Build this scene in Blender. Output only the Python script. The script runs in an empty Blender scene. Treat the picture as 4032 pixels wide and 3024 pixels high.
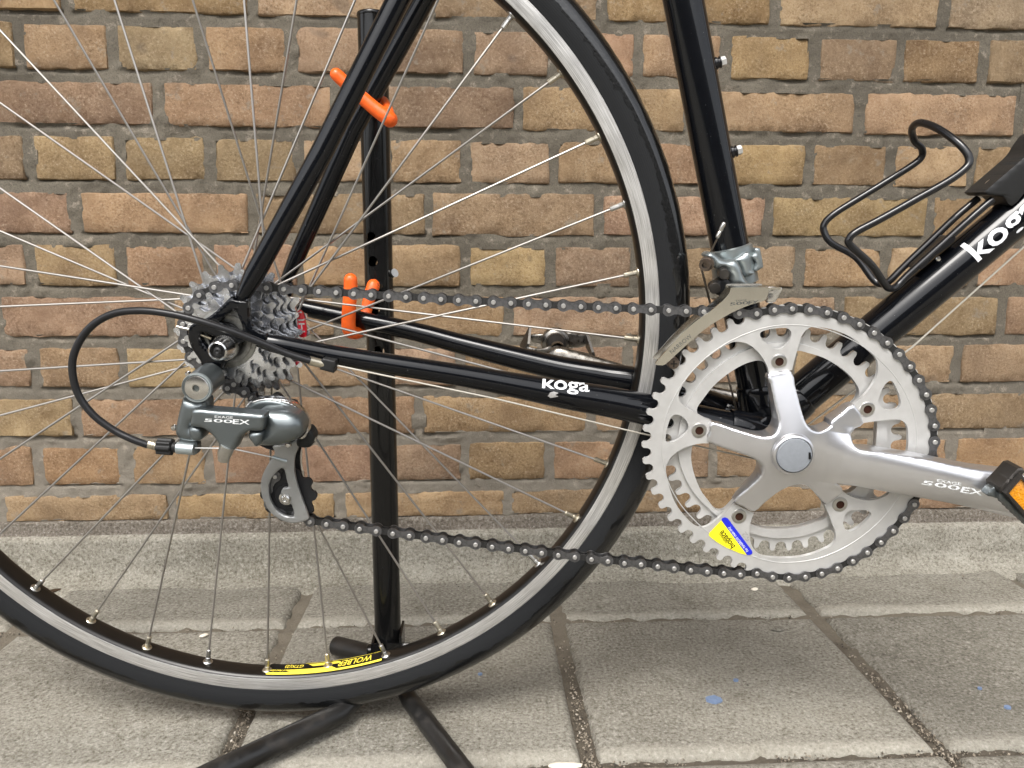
import bpy, bmesh, math, random
import numpy as np
from mathutils import Vector, Matrix, noise
from mathutils.geometry import tessellate_polygon
from mathutils.bvhtree import BVHTree
random.seed(7)
rad = math.radians
MM = 0.001
S = bpy.context.scene
COL = S.collection

# ------------------------------------------------------------------ camera, world, sun
cam_d = bpy.data.cameras.new('camera')
cam_d.sensor_fit = 'HORIZONTAL'; cam_d.sensor_width = 36.0
cam_d.lens = 27.0325
cam_d.clip_start = 0.02; cam_d.clip_end = 300
cam = bpy.data.objects.new('camera', cam_d); COL.objects.link(cam)
cam.matrix_world = Matrix([[0.998603, 0.005609, -0.052546, 0.000000], [-0.052745, 0.166709, -0.984594, 0.000000], [0.003238, 0.985990, 0.166772, 0.409000], [0.000000, 0.000000, 0.000000, 1.000000]])
S.camera = cam

SUN_EL, SUN_AZ = 56.0, 200.0          # azimuth measured from +Y towards +X
w = bpy.data.worlds.new('World'); S.world = w; w.use_nodes = True
wn, wl_ = w.node_tree.nodes, w.node_tree.links
sky = wn.new('ShaderNodeTexSky'); sky.sky_type = 'NISHITA'; sky.sun_disc = False
sky.sun_elevation = rad(SUN_EL); sky.sun_rotation = rad(SUN_AZ)
sky.air_density = 1.0; sky.dust_density = 4.0; sky.ozone_density = 1.0
hs = wn.new('ShaderNodeHueSaturation'); hs.inputs['Saturation'].default_value = 0.22
wl_.new(sky.outputs[0], hs.inputs['Color'])
bg = wn['Background']; bg.inputs['Strength'].default_value = 0.13
wl_.new(hs.outputs[0], bg.inputs['Color'])
sd = bpy.data.lights.new('sun', 'SUN'); sd.energy = .9; sd.angle = rad(24); sd.color = (1, .96, .9)
sun = bpy.data.objects.new('sun', sd); COL.objects.link(sun)
dirv = Vector((math.sin(rad(SUN_AZ))*math.cos(rad(SUN_EL)), math.cos(rad(SUN_AZ))*math.cos(rad(SUN_EL)), math.sin(rad(SUN_EL))))
sun.rotation_euler = dirv.to_track_quat('Z', 'Y').to_euler()
sun.location = (0, 0, 4)
vs = S.view_settings
vs.view_transform = 'Standard'; vs.look = 'None'; vs.gamma = 1; vs.use_curve_mapping = False
vs.exposure = 1.52

# ------------------------------------------------------------------ materials
def sr(r, g, b):
    f = lambda c: (c/255/12.92 if c/255 <= .04045 else ((c/255+.055)/1.055)**2.4)
    return (f(r), f(g), f(b), 1)

class NT:
    def __init__(s, name):
        s.m = bpy.data.materials.new(name); s.m.use_nodes = True
        s.t = s.m.node_tree; s.n = s.t.nodes; s.p = s.n['Principled BSDF']
    def new(s, kind, **kw):
        nd = s.n.new('ShaderNode'+kind)
        for k, v in kw.items():
            if k[0] == '_': setattr(nd, k[1:], v)
            else:
                key = int(k[1:]) if k[0] == 'i' and k[1:].isdigit() else k.replace('__', ' ')
                nd.inputs[key].default_value = v
        return nd
    def ln(s, a, b): s.t.links.new(a, b)
    def noise(s, scale, detail=4, rough=.6, vec=None, dist=0):
        nd = s.new('TexNoise', Scale=scale, Detail=detail, Roughness=rough, Distortion=dist)
        if vec is not None: s.ln(vec, nd.inputs['Vector'])
        return nd.outputs['Fac']
    def ramp(s, fac, stops):
        nd = s.new('ValToRGB'); el = nd.color_ramp.elements
        while len(el) < len(stops): el.new(.5)
        for e, (p, c) in zip(el, stops):
            e.position = p; e.color = c if len(c) == 4 else (*c, 1)
        s.ln(fac, nd.inputs[0]); return nd.outputs[0]
    def mix(s, fac, a, b, mode='MIX'):
        nd = s.new('Mix', _data_type='RGBA', _blend_type=mode)
        for sock, v in ((nd.inputs[0], fac), (nd.inputs[6], a), (nd.inputs[7], b)):
            if hasattr(v, 'node'): s.ln(v, sock)
            else: sock.default_value = v
        return nd.outputs[2]
    def math(s, op, a, b=0.0, clamp=False):
        nd = s.new('Math', _operation=op); nd.use_clamp = clamp
        for sock, v in ((nd.inputs[0], a), (nd.inputs[1], b)):
            if hasattr(v, 'node'): s.ln(v, sock)
            else: sock.default_value = v
        return nd.outputs[0]
    def bump(s, h, dist, strength=1.0, prev=None):
        nd = s.new('Bump', Strength=strength, Distance=dist); s.ln(h, nd.inputs['Height'])
        if prev is not None: s.ln(prev, nd.inputs['Normal'])
        s.ln(nd.outputs[0], s.p.inputs['Normal']); return nd.outputs[0]
    def set(s, **kw):
        for k, v in kw.items():
            k = k.replace('__', ' ')
            if hasattr(v, 'node'): s.ln(v, s.p.inputs[k])
            else: s.p.inputs[k].default_value = v
    def pos(s): return s.new('NewGeometry').outputs['Position']
    def obj(s): return s.new('TexCoord').outputs['Object']
G3 = lambda v: (v, v, v, 1)

def metal(name, col, rough, grime=.0, met=1.0, gcol=(.05, .045, .04, 1), scale=250, coat=0, bumpy=0.15, rvar=.22):
    m = NT(name); o = m.obj()
    n1 = m.noise(scale, 5, .65, o); n2 = m.noise(scale*.25, 4, .6, o)
    c = m.mix(m.ramp(n2, [(.35, G3(0)), (.75, G3(1))]), (*[x*.86 for x in col[:3]], 1), col)
    if grime:
        g = m.ramp(m.math('MULTIPLY', n1, n2), [(.16, G3(grime)), (.3, G3(0))])
        c = m.mix(g, c, gcol)
    m.set(Base__Color=c, Metallic=met)
    m.set(Roughness=m.math('ADD', m.math('MULTIPLY', n1, rvar), rough-rvar*.45))
    if coat: m.set(Coat__Weight=coat, Coat__Roughness=.08)
    if bumpy: m.bump(n1, .00012, bumpy)
    return m.m

def flat(name, col, rough=.5, met=0, coat=0, bumpd=0, scale=300, var=.15):
    m = NT(name); o = m.obj(); n = m.noise(scale, 4, .6, o)
    c = m.mix(n, (*[x*(1-var) for x in col[:3]], 1), (*[min(1, x*(1+var)) for x in col[:3]], 1))
    m.set(Base__Color=c, Metallic=met, Roughness=m.math('ADD', m.math('MULTIPLY', n, .16), max(rough-.08, .0)))
    if coat: m.set(Coat__Weight=coat, Coat__Roughness=.06)
    if max(col[:3]) < .05: m.set(Specular__IOR__Level=.22)
    if bumpd: m.bump(n, bumpd, .6)
    return m.m

MT = {}
# black enamel with a faint blue flake
m = NT('black_enamel'); o = m.obj(); fl = m.noise(2600, 2, .5, o); du = m.noise(60, 5, .7, o); sp = m.noise(900, 2, .5, o)
c = m.mix(m.ramp(fl, [(.52, G3(0)), (.72, G3(1))]), (.0025, .0027, .0035, 1), (.006, .0085, .013, 1))
c = m.mix(m.ramp(sp, [(.73, G3(0)), (.78, G3(.5))]), c, (.25, .25, .24, 1))
m.set(Base__Color=c, Roughness=m.ramp(du, [(.3, G3(.16)), (.7, G3(.27))]), Specular__IOR__Level=.12, Coat__Weight=.48, Coat__Roughness=.06)
MT['enamel'] = m.m
MT['stand_black'] = flat('stand_black', (.006, .006, .006), .24, 0, .3, .0001, 120)
m = NT('stand_base_dirty'); o = m.obj(); n = m.noise(38, 6, .7, o); n2 = m.noise(220, 4, .7, o)
c = m.mix(m.ramp(n, [(.52, G3(0)), (.72, G3(.22))]), (.009, .0085, .008, 1), (.10, .08, .06, 1))
m.set(Base__Color=c, Roughness=m.ramp(n, [(.4, G3(.28)), (.7, G3(.7))])); m.bump(n2, .0003, .3)
MT['stand_dirty'] = m.m
MT['wire_black'] = flat('cage_black', (.008, .008, .009), .3, 0, .5)
MT['plastic_black'] = flat('plastic_black', (.018, .018, .018), .42, 0, 0, .0001)
MT['plastic_dark'] = flat('pulley_plastic', (.02, .02, .021), .45, 0, 0, .0002)
MT['cable_housing'] = flat('cable_housing', (.014, .014, .015), .36, 0, .15, .00005)
MT['orange'] = flat('orange_rubber', (.90, .125, .012), .4, 0, .1, .0004, 260, .14)
MT['chain'] = metal('chain_steel', (.17, .17, .175, 1), .38, .4, .85, (.015, .013, .012, 1), 400)
MT['chain_dark'] = metal('chain_inner', (.05, .05, .05, 1), .45, .6, .7, (.012, .011, .01, 1), 400)
MT['pin'] = metal('chain_pin', (.5, .49, .47, 1), .4, .0, .7)
MT['ring'] = metal('anodised_alloy', (.64, .635, .62, 1), .42, .03, .55, (.2, .19, .18, 1), 180)
MT['polish'] = metal('polished_alloy', (.78, .78, .80, 1), .31, .0, .95, (.45, .45, .45, 1), 60, 0, 0, .03)
MT['rd'] = metal('grey_green_alloy', (.155, .175, .18, 1), .36, .0, .8, (.1, .1, .1, 1), 200, .4, 0)
MT['rd_light'] = metal('light_grey_alloy', (.42, .47, .48, 1), .38, .0, .7, (.1, .1, .1, 1), 200, .3, 0)
MT['fd'] = metal('fd_grey_alloy', (.30, .335, .34, 1), .36, .0, .8, (.1, .1, .1, 1), 200, .3, 0)
MT['cage'] = metal('cage_plate_alloy', (.36, .365, .36, 1), .42, .0, .7)
MT['chrome'] = metal('chromed_steel', (.72, .71, .69, 1), .2, .0, 1, (.1, .09, .08, 1), 160, 0, 0, .06)
MT['stain'] = metal('steel_bolt', (.62, .61, .58, 1), .3, .08, 1, (.12, .09, .07, 1), 300, 0, 0, .08)
MT['rusty'] = flat('rusty_socket', (.028, .009, .004), .8, 0, 0, .0004, 500, .5)
MT['rustbolt'] = metal('brown_steel', (.22, .18, .15, 1), .3, .3, .9, (.06, .04, .03, 1))
MT['fdcage'] = metal('plated_cage', (.72, .69, .61, 1), .24, .0, 1, (.2, .17, .12, 1), 120, 0, 0, .04)
MT['sprocket'] = metal('nickel_sprocket', (.86, .88, .92, 1), .24, .45, .95, (.12, .11, .1, 1), 120, 0, 0)
MT['lockring'] = metal('lockring_alloy', (.36, .36, .34, 1), .4, .4, .9)
MT['spoke'] = metal('spoke_steel', (.36, .34, .315, 1), .34, .0, .8, (.1, .1, .1, 1), 60)
MT['brass'] = metal('brass_ferrule', (.58, .53, .42, 1), .32, .1, .9)
MT['cap'] = flat('grey_cap', (.21, .225, .245), .45)
MT['white'] = flat('white_decal', (.70, .71, .73), .35)
MT['silvertxt'] = flat('pale_print', (.72, .74, .74), .4, .1)
MT['darktxt'] = flat('grey_print', (.09, .09, .085), .4, .3)
MT['cable_pale'] = flat('pale_cable', (.46, .43, .37), .4, .4)
MT['cable_dark'] = metal('dark_cable', (.2, .17, .14, 1), .4, .2)
MT['yellow'] = flat('yellow_label', (.93, .80, .02), .35)
MT['yellow2'] = flat('yellow_rim_label', (.86, .70, .07), .4)
MT['blue'] = flat('blue_label', (.012, .02, .52), .35)
MT['black'] = flat('black_print', (.006, .006, .006), .4)
MT['red'] = flat('red_label', (.42, .006, .016), .25, .1, .4)
MT['amber'] = NT('amber_reflector').m
m = NT('amber_reflector2'); o = m.obj(); v = m.new('TexVoronoi', Scale=620.0); m.ln(o, v.inputs['Vector']); n = m.noise(80, 4, .7, o)
m.set(Base__Color=m.mix(m.ramp(n, [(.45, G3(0)), (.72, G3(.9))]), (.62, .24, .004, 1), (.14, .06, .006, 1)), Roughness=.18, Coat__Weight=.6); m.bump(v.outputs[0], .0006, .6)
MT['amber'] = m.m
MT['pedal'] = metal('pedal_cage', (.33, .31, .28, 1), .28, .55, .95, (.05, .04, .03, 1), 180)
MT['pedal_dark'] = metal('dark_cage', (.06, .055, .05, 1), .35, .4, .7)
MT['chip'] = flat('bare_metal_chip', (.42, .41, .4), .5, .5, 0, .0003, 900, .5)

# rim brake track: fine rings following the rim
m = NT('rim_brake_track'); o = m.obj()
sx = m.new('SeparateXYZ'); m.ln(o, sx.inputs[0])
zz = m.math('SUBTRACT', sx.outputs[2], 0.342)
r_ = m.math('SQRT', m.math('ADD', m.math('MULTIPLY', sx.outputs[0], sx.outputs[0]), m.math('MULTIPLY', zz, zz)))
an = m.math('ARCTAN2', zz, sx.outputs[0])
cv = m.new('CombineXYZ'); m.ln(m.math('MULTIPLY', r_, 2600), cv.inputs[0]); m.ln(m.math('MULTIPLY', an, 9), cv.inputs[1])
n = m.noise(1.0, 3, .7, cv.outputs[0]); n2 = m.noise(40, 3, .6, o)
c = m.mix(m.ramp(n, [(.34, G3(0)), (.6, G3(1))]), (.30, .29, .27, 1), (.74, .73, .71, 1))
m.set(Base__Color=c, Metallic=.75, Roughness=m.ramp(n2, [(.3, G3(.3)), (.7, G3(.45))])); m.bump(n, .0001, .35)
MT['rim_silver'] = m.m
m = NT('rim_black_anodised'); o = m.obj(); n = m.noise(90, 5, .6, o)
m.set(Base__Color=m.mix(n, (.005, .0045, .004, 1), (.010, .008, .0065, 1)), Metallic=.2, Roughness=.32)
MT['rim_black'] = m.m
# tyre: matt sidewall, wet outer part
m = NT('tyre_rubber'); o = m.obj()
sx = m.new('SeparateXYZ'); m.ln(o, sx.inputs[0]); zz = m.math('SUBTRACT', sx.outputs[2], 0.342)
r_ = m.math('SQRT', m.math('ADD', m.math('MULTIPLY', sx.outputs[0], sx.outputs[0]), m.math('MULTIPLY', zz, zz)))
n = m.noise(95, 7, .72, o); n3 = m.noise(14, 2, .5, o)
edge = m.math('ADD', m.math('SUBTRACT', r_, .3285), m.math('ADD', m.math('MULTIPLY', m.math('SUBTRACT', n, .5), .012), m.math('MULTIPLY', m.math('SUBTRACT', n3, .5), .012)))
wet = m.math('MULTIPLY', edge, 4000, True)
an = m.math('ARCTAN2', zz, sx.outputs[0])
c = m.mix(wet, (.0125, .0132, .0142, 1), (.0022, .0024, .0027, 1))
m.set(Base__Color=c, Roughness=m.ramp(wet, [(0, G3(.8)), (1, G3(.4))]), Specular__IOR__Level=.2, Coat__Weight=m.math('MULTIPLY', wet, 1.0), Coat__Roughness=.06)
fl = m.new('TexWave', _wave_type='BANDS', Scale=1.0); cv = m.new('CombineXYZ'); m.ln(m.math('ADD', m.math('MULTIPLY', an, 130), m.math('MULTIPLY', r_, 500)), cv.inputs[0]); m.ln(cv.outputs[0], fl.inputs['Vector'])
fm = m.math('MULTIPLY', fl.outputs['Fac'], m.math('MULTIPLY', m.math('SUBTRACT', r_, .3345), 300, True))
rings = m.math('SINE', m.math('MULTIPLY', r_, 4200))
h = m.math('ADD', m.math('MULTIPLY', fm, .8), m.math('MULTIPLY', rings, .05))
h = m.math('ADD', h, m.math('MULTIPLY', m.math('MULTIPLY', m.noise(380, 4, .7, o), wet), 1.6))
m.bump(h, .0005, .8)
MT['tyre'] = m.m

# brick: colour of each brick comes from the object, grain and stains are procedural
m = NT('brick_clay'); oi = m.new('ObjectInfo'); va = m.new('VectorMath', _operation='ADD'); m.ln(m.pos(), va.inputs[0]); cv = m.new('CombineXYZ'); m.ln(m.math('MULTIPLY', oi.outputs['Random'], 37), cv.inputs[0]); m.ln(m.math('MULTIPLY', oi.outputs['Random'], 11), cv.inputs[1]); m.ln(cv.outputs[0], va.inputs[1]); p = va.outputs[0]
big = m.noise(16, 4, .6, p); mid = m.noise(60, 5, .65, p); fine = m.noise(330, 8, .78, p); fine2 = m.noise(1100, 4, .75, p)
c = m.mix(m.ramp(big, [(.3, G3(0)), (.72, G3(1))]), m.mix(1.0, oi.outputs['Color'], (.62, .60, .60, 1), 'MULTIPLY'), m.mix(1.0, oi.outputs['Color'], (1.10, 1.11, 1.08, 1), 'MULTIPLY'))
c = m.mix(m.ramp(mid, [(.35, G3(.5)), (.55, G3(0))]), c, m.mix(1.0, c, (.72, .66, .6, 1), 'MULTIPLY'))
c = m.mix(m.ramp(mid, [(.62, G3(0)), (.8, G3(.4))]), c, (.40, .34, .25, 1))
gr = m.ramp(m.noise(22, 3, .6, p), [(.3, G3(.25)), (.7, G3(1))])
c0 = c
c = m.mix(m.ramp(fine, [(.39, G3(.8)), (.49, G3(0))]), c, m.mix(1.0, c, (.45, .40, .36, 1), 'MULTIPLY'))
c = m.mix(m.ramp(fine, [(.54, G3(0)), (.65, G3(.6))]), c, (.56, .46, .34, 1))
c = m.mix(gr, c0, c)
sm_ = m.noise(34, 6, .75, p)
c = m.mix(m.ramp(sm_, [(.60, G3(0)), (.66, G3(.55))]), c, (.27, .235, .185, 1))
st = m.noise(26, 2, .4, p)
c = m.mix(m.ramp(st, [(.70, G3(0)), (.76, G3(.45))]), c, (.10, .08, .065, 1))
m.set(Base__Color=c, Roughness=.92, Specular__IOR__Level=.18)
b1 = m.bump(fine, .003, .7); b2 = m.bump(mid, .003, .35, b1); m.bump(fine2, .0009, .5, b2)
MT['brick'] = m.m
m = NT('mortar'); p = m.pos(); big = m.noise(9, 4, .6, p); mid = m.noise(70, 6, .7, p); fine = m.noise(600, 5, .75, p)
c = m.mix(m.ramp(big, [(.35, G3(0)), (.7, G3(1))]), (.115, .101, .079, 1), (.175, .154, .12, 1))
c = m.mix(m.ramp(mid, [(.56, G3(0)), (.68, G3(.75))]), c, (.34, .29, .23, 1))
c = m.mix(m.ramp(mid, [(.30, G3(.6)), (.40, G3(0))]), c, (.055, .048, .04, 1))
c = m.mix(m.ramp(fine, [(.4, G3(.5)), (.5, G3(0))]), c, (.06, .052, .045, 1))
# mortar turns paler towards the low courses
sx = m.new('SeparateXYZ'); m.ln(p, sx.inputs[0])
low = m.math('SUBTRACT', 1.0, m.math('MULTIPLY', m.math('SUBTRACT', sx.outputs[2], .10), 4.0, True), True)
c = m.mix(m.math('MULTIPLY', low, .55), c, m.mix(mid, (.20, .18, .15, 1), (.36, .32, .265, 1)))
m.set(Base__Color=c, Roughness=.95, Specular__IOR__Level=.15)
b1 = m.bump(mid, .004, .5); m.bump(fine, .0018, .6, b1)
MT['mortar'] = m.m
def concrete(name, lo, hi, pit, lipc=None):
    m = NT(name); p = m.pos()
    big = m.noise(5, 4, .6, p); mid = m.noise(38, 6, .65, p); fine = m.noise(300, 8, .8, p); spk = m.noise(150, 3, .55, p)
    c = m.mix(m.ramp(big, [(.32, G3(0)), (.7, G3(1))]), lo, hi)
    c = m.mix(m.ramp(mid, [(.35, G3(.45)), (.55, G3(0))]), c, m.mix(1.0, c, (.68, .66, .63, 1), 'MULTIPLY'))
    c = m.mix(m.ramp(mid, [(.62, G3(0)), (.78, G3(.35))]), c, (.46, .44, .40, 1))
    c = m.mix(m.ramp(fine, [(.38, G3(.95)), (.49, G3(0))]), c, m.mix(1.0, c, (.38, .35, .31, 1), 'MULTIPLY'))
    c = m.mix(m.ramp(fine, [(.53, G3(0)), (.64, G3(.6))]), c, (.52, .49, .44, 1))
    c = m.mix(m.ramp(spk, [(.70, G3(0)), (.75, G3(.8))]), c, pit)
    if lipc:                                  # pale cement smeared along the front lip of each slab
        o = m.obj(); sx = m.new('SeparateXYZ'); m.ln(o, sx.inputs[0])
        e = m.math('SUBTRACT', -.105, m.math('ADD', sx.outputs[1], m.math('MULTIPLY', m.math('SUBTRACT', mid, .5), .03)))
        c = m.mix(m.math('MULTIPLY', m.math('MULTIPLY', e, 160, True), .35), c, lipc)
    oi = m.new('ObjectInfo'); t_ = m.math('ADD', .86, m.math('MULTIPLY', oi.outputs['Random'], .24)); cc = m.new('CombineColor')
    for k_ in range(3): m.ln(t_, cc.inputs[k_])
    c = m.mix(1.0, c, cc.outputs[0], 'MULTIPLY')
    st_ = m.noise(11, 7, .72, p); c = m.mix(m.ramp(st_, [(.56, G3(0)), (.70, G3(.45))]), c, m.mix(1.0, c, (.60, .57, .52, 1), 'MULTIPLY'))
    m.set(Base__Color=c, Roughness=.9, Specular__IOR__Level=.25)
    b1 = m.bump(fine, .0026, .75); b2 = m.bump(mid, .003, .35, b1); m.bump(spk, .002, .3, b2)
    return m.m
MT['slab'] = concrete('paving_concrete', (.20, .188, .157, 1), (.295, .28, .237, 1), (.06, .055, .045, 1), (.42, .395, .335, 1))
MT['plinth'] = concrete('plinth_cement', (.20, .187, .152, 1), (.34, .322, .272, 1), (.08, .07, .055, 1))
MT['ledge'] = concrete('ledge_cement', (.16, .14, .115, 1), (.23, .20, .165, 1), (.08, .07, .055, 1))
MT['soil0'] = concrete('joint_soil', (.045, .037, .028, 1), (.13, .108, .08, 1), (.02, .016, .012, 1))
m = NT('joint_soil_sandy'); p = m.pos(); n = m.noise(25, 5, .6, p); f_ = m.noise(500, 6, .75, p); sx = m.new('SeparateXYZ'); m.ln(p, sx.inputs[0])
far_ = m.math('ADD', m.math('MULTIPLY', m.math('SUBTRACT', sx.outputs[1], .66), 9), m.math('MULTIPLY', m.math('SUBTRACT', n, .5), 3), True)
c = m.mix(far_, m.mix(f_, (.03, .025, .02, 1), (.15, .125, .09, 1)), m.mix(f_, (.09, .077, .058, 1), (.22, .19, .145, 1)))
m.set(Base__Color=c, Roughness=.95); m.bump(f_, .003, .8); MT['soil'] = m.m
m = NT('grit_stone'); oi = m.new('NewGeometry'); rnd = oi.outputs['Random Per Island']
m.set(Base__Color=m.ramp(rnd, [(0, (.03, .025, .02, 1)), (.35, (.11, .09, .065, 1)), (.75, (.26, .22, .17, 1)), (.94, (.3, .26, .2, 1)), (1, (.42, .38, .32, 1))]), Roughness=.7)
MT['grit'] = m.m
MT['darkwall'] = flat('dark_blocker', (.075, .068, .06), .85, 0, 0, .002, 20, .4)  # dark finish so the added wall and roof reflect little
MT['bluepaint'] = flat('blue_paint', (.15, .21, .33), .6, 0, 0, .0003, 300, .3)
MT['pebble'] = flat('pale_pebble', (.72, .66, .56), .6, 0, 0, .0005, 300, .2)
MT['leaf'] = flat('brown_leaf', (.045, .028, .015), .7, 0, 0, .0005, 400, .4)

# ------------------------------------------------------------------ helpers
def link(name, me, mats, parent=None, smooth=40, loc=None):
    o = bpy.data.objects.new(name, me); COL.objects.link(o)
    if not isinstance(mats, (list, tuple)): mats = [mats]
    if not me.materials:
        for k in mats: me.materials.append(MT[k])
    if smooth is not None and len(me.polygons):
        me.shade_smooth(); me.set_sharp_from_angle(angle=rad(smooth))
    if parent: o.parent = parent
    if loc: o.location = loc
    return o
def tag(o, label=None, cat=None, kind=None, group=None):
    if label: o['label'] = label
    if cat: o['category'] = cat
    if kind: o['kind'] = kind
    if group: o['group'] = group
    return o
class MB:
    """collects verts (mm) and faces into one mesh"""
    def __init__(s): s.v = []; s.f = []; s.mi = []
    def add(s, vs_, fs, mat=0):
        b = len(s.v); s.v += [tuple(v) for v in vs_]; s.f += [tuple(b+i for i in f) for f in fs]; s.mi += [mat]*len(fs)
    def mesh(s, name):
        me = bpy.data.meshes.new(name); me.from_pydata([(x*MM, y*MM, z*MM) for x, y, z in s.v], [], s.f)
        me.polygons.foreach_set('material_index', s.mi); me.update()
        bm = bmesh.new(); bm.from_mesh(me); bmesh.ops.recalc_face_normals(bm, faces=bm.faces); bm.to_mesh(me); bm.free()
        return me
    def build(s, name, mats, parent=None, smooth=40): return link(name, s.mesh(name), mats, parent, smooth)
def spline(pts, n=6, closed=False):
    P = [Vector(p) for p in pts]; N = len(P); out = []
    rng = range(N) if closed else range(N-1)
    for i in rng:
        g = (lambda k: P[k % N]) if closed else (lambda k: P[min(max(k, 0), N-1)])
        a, b, c, d = g(i-1), g(i), g(i+1), g(i+2)
        for k in range(n):
            t = k/n
            out.append(.5*((2*b)+(c-a)*t+(2*a-5*b+4*c-d)*t*t+(3*b-a-3*c+d)*t**3))
    if not closed: out.append(P[-1])
    return out
def tube(mb, pts, r, n=12, cap=True, mat=0, round_ends=False, flat=1.0, up=(0, 0, 1)):
    P = [Vector(p) for p in pts]; R = list(r) if isinstance(r, (list, tuple)) else [r]*len(P)
    if len(R) != len(P):
        R = [R[0]+(R[-1]-R[0])*i/(len(P)-1) if len(R) == 2 else np.interp(i/(len(P)-1), np.linspace(0, 1, len(R)), R) for i in range(len(P))]
    if round_ends:
        d0 = (P[0]-P[1]).normalized(); d1 = (P[-1]-P[-2]).normalized(); r0, r1 = R[0], R[-1]
        A = [(P[0]+d0*r0*math.sin(a), max(r0*math.cos(a), .02)) for a in (1.5, 1.2, .8, .4)]
        B = [(P[-1]+d1*r1*math.sin(a), max(r1*math.cos(a), .02)) for a in (.4, .8, 1.2, 1.5)]
        P = [a[0] for a in A]+P+[b[0] for b in B]; R = [a[1] for a in A]+R+[b[1] for b in B]
    V = []; F = []; u = Vector(up); prev = None
    for i, p in enumerate(P):
        t = ((P[i+1] if i+1 < len(P) else P[i])-(P[i-1] if i else P[i])).normalized()
        if prev is None:
            if abs(t.dot(u)) > .95: u = Vector((1, 0, 0))
            a = (u-t*u.dot(t)).normalized()
        else: a = (prev-t*prev.dot(t)).normalized()
        prev = a; b = t.cross(a)
        for k in range(n):
            th = 2*math.pi*k/n; V.append(p+a*math.cos(th)*R[i]+b*math.sin(th)*R[i]*flat)
    for i in range(len(P)-1):
        for k in range(n):
            F.append((i*n+k, i*n+(k+1) % n, (i+1)*n+(k+1) % n, (i+1)*n+k))
    if cap: F.append(tuple(range(n-1, -1, -1))); F.append(tuple((len(P)-1)*n+k for k in range(n)))
    mb.add(V, F, mat)
def lathe(mb, prof, org, axis, n=24, mat=0, mats=None, closed=False):
    """prof: (radius, distance along axis)"""
    ax = Vector(axis).normalized(); org = Vector(org)
    a = ax.orthogonal().normalized(); b = ax.cross(a); V = []; F = []; idx = []
    for r, t in prof:
        if r < 1e-6: idx.append([len(V)]*n); V.append(org+ax*t)
        else:
            idx.append(list(range(len(V), len(V)+n)))
            V += [org+ax*t+a*r*math.cos(2*math.pi*k/n)+b*r*math.sin(2*math.pi*k/n) for k in range(n)]
    segs = list(zip(idx[:-1], idx[1:]))
    if closed: segs.append((idx[-1], idx[0]))
    base = len(mb.v); mb.v += [tuple(v) for v in V]
    for j, (p, q) in enumerate(segs):
        for k in range(n):
            f = []
            for i in (p[k], p[(k+1) % n], q[(k+1) % n], q[k]):
                if i not in f: f.append(i)
            if len(f) > 2: mb.f.append(tuple(base+i for i in f)); mb.mi.append(mats[j] if mats else mat)
def dist_to(P, loops):
    P = np.asarray(P, float); D = np.full(len(P), 1e9)
    for L in loops:
        A = np.asarray(L, float); B = np.roll(A, -1, 0)
        for s in range(0, len(A), 64):
            a = A[s:s+64]; ab = B[s:s+64]-a; l2 = (ab**2).sum(1)+1e-12
            t = np.clip(((P[:, None]-a)*ab).sum(2)/l2, 0, 1)
            d = np.hypot(*np.moveaxis(P[:, None]-(a+ab*t[..., None]), 2, 0)).min(1)
            D = np.minimum(D, d)
    return D
def pillow(mb, loops, yb, yf, crown=0, fall=3, step=None, mat=0, yfun=None, mats=None):
    """a plate in the x-z plane from y=yb (back) to y=yf (front edge), front bulging by crown; yfun(x,z) shifts everything"""
    L = [[(p[0], p[1]) for p in l] for l in loops]
    tris = tessellate_polygon([[Vector((x, z, 0)) for x, z in l] for l in L])
    flat_ = [p for l in L for p in l]
    bm = bmesh.new(); bv = [bm.verts.new((x, z, 0)) for x, z in flat_]
    for t in tris:
        if len(set(t)) == 3:
            try: bm.faces.new([bv[i] for i in t])
            except ValueError: pass
    if step:
        xs = [p[0] for p in L[0]]; zs = [p[1] for p in L[0]]
        for k in np.arange(min(xs)+step*.5, max(xs), step):
            bmesh.ops.bisect_plane(bm, geom=bm.verts[:]+bm.edges[:]+bm.faces[:], plane_co=(k, 0, 0), plane_no=(1, 0, 0), dist=1e-4)
        for k in np.arange(min(zs)+step*.5, max(zs), step):
            bmesh.ops.bisect_plane(bm, geom=bm.verts[:]+bm.edges[:]+bm.faces[:], plane_co=(0, k, 0), plane_no=(0, 1, 0), dist=1e-4)
    bm.verts.ensure_lookup_table(); bm.verts.index_update()
    P = [(v.co.x, v.co.y) for v in bm.verts]
    if crown: d = np.minimum(dist_to(P, L)/fall, 1); h = crown*np.sqrt(1-(1-d)**2)
    else: h = np.zeros(len(P))
    sh = [yfun(x, z) if yfun else (0, 0) for x, z in P]
    N = len(P)
    V = [(P[i][0], yf-h[i]+sh[i][0], P[i][1]) for i in range(N)]+[(P[i][0], yb+sh[i][1], P[i][1]) for i in range(N)]
    F = []; M_ = []
    for f in bm.faces:
        ix = [v.index for v in f.verts]; F.append(ix); F.append([i+N for i in reversed(ix)])
    for e in bm.edges:
        if len(e.link_faces) == 1:
            a, b = e.verts[0].index, e.verts[1].index; F.append([a, b, b+N, a+N])
    bm.free(); mb.add(V, F, mat)
def circ(cx, cz, r, n=32, ph=0): return [(cx+r*math.cos(ph+2*math.pi*k/n), cz+r*math.sin(ph+2*math.pi*k/n)) for k in range(n)]
def sm(pts, n=4): return [(p[0], p[1]) for p in spline([(a, b, 0) for a, b in pts], n, True)]
def hexagon(cx, cz, r, ph=0): return circ(cx, cz, r, 6, ph)
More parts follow.
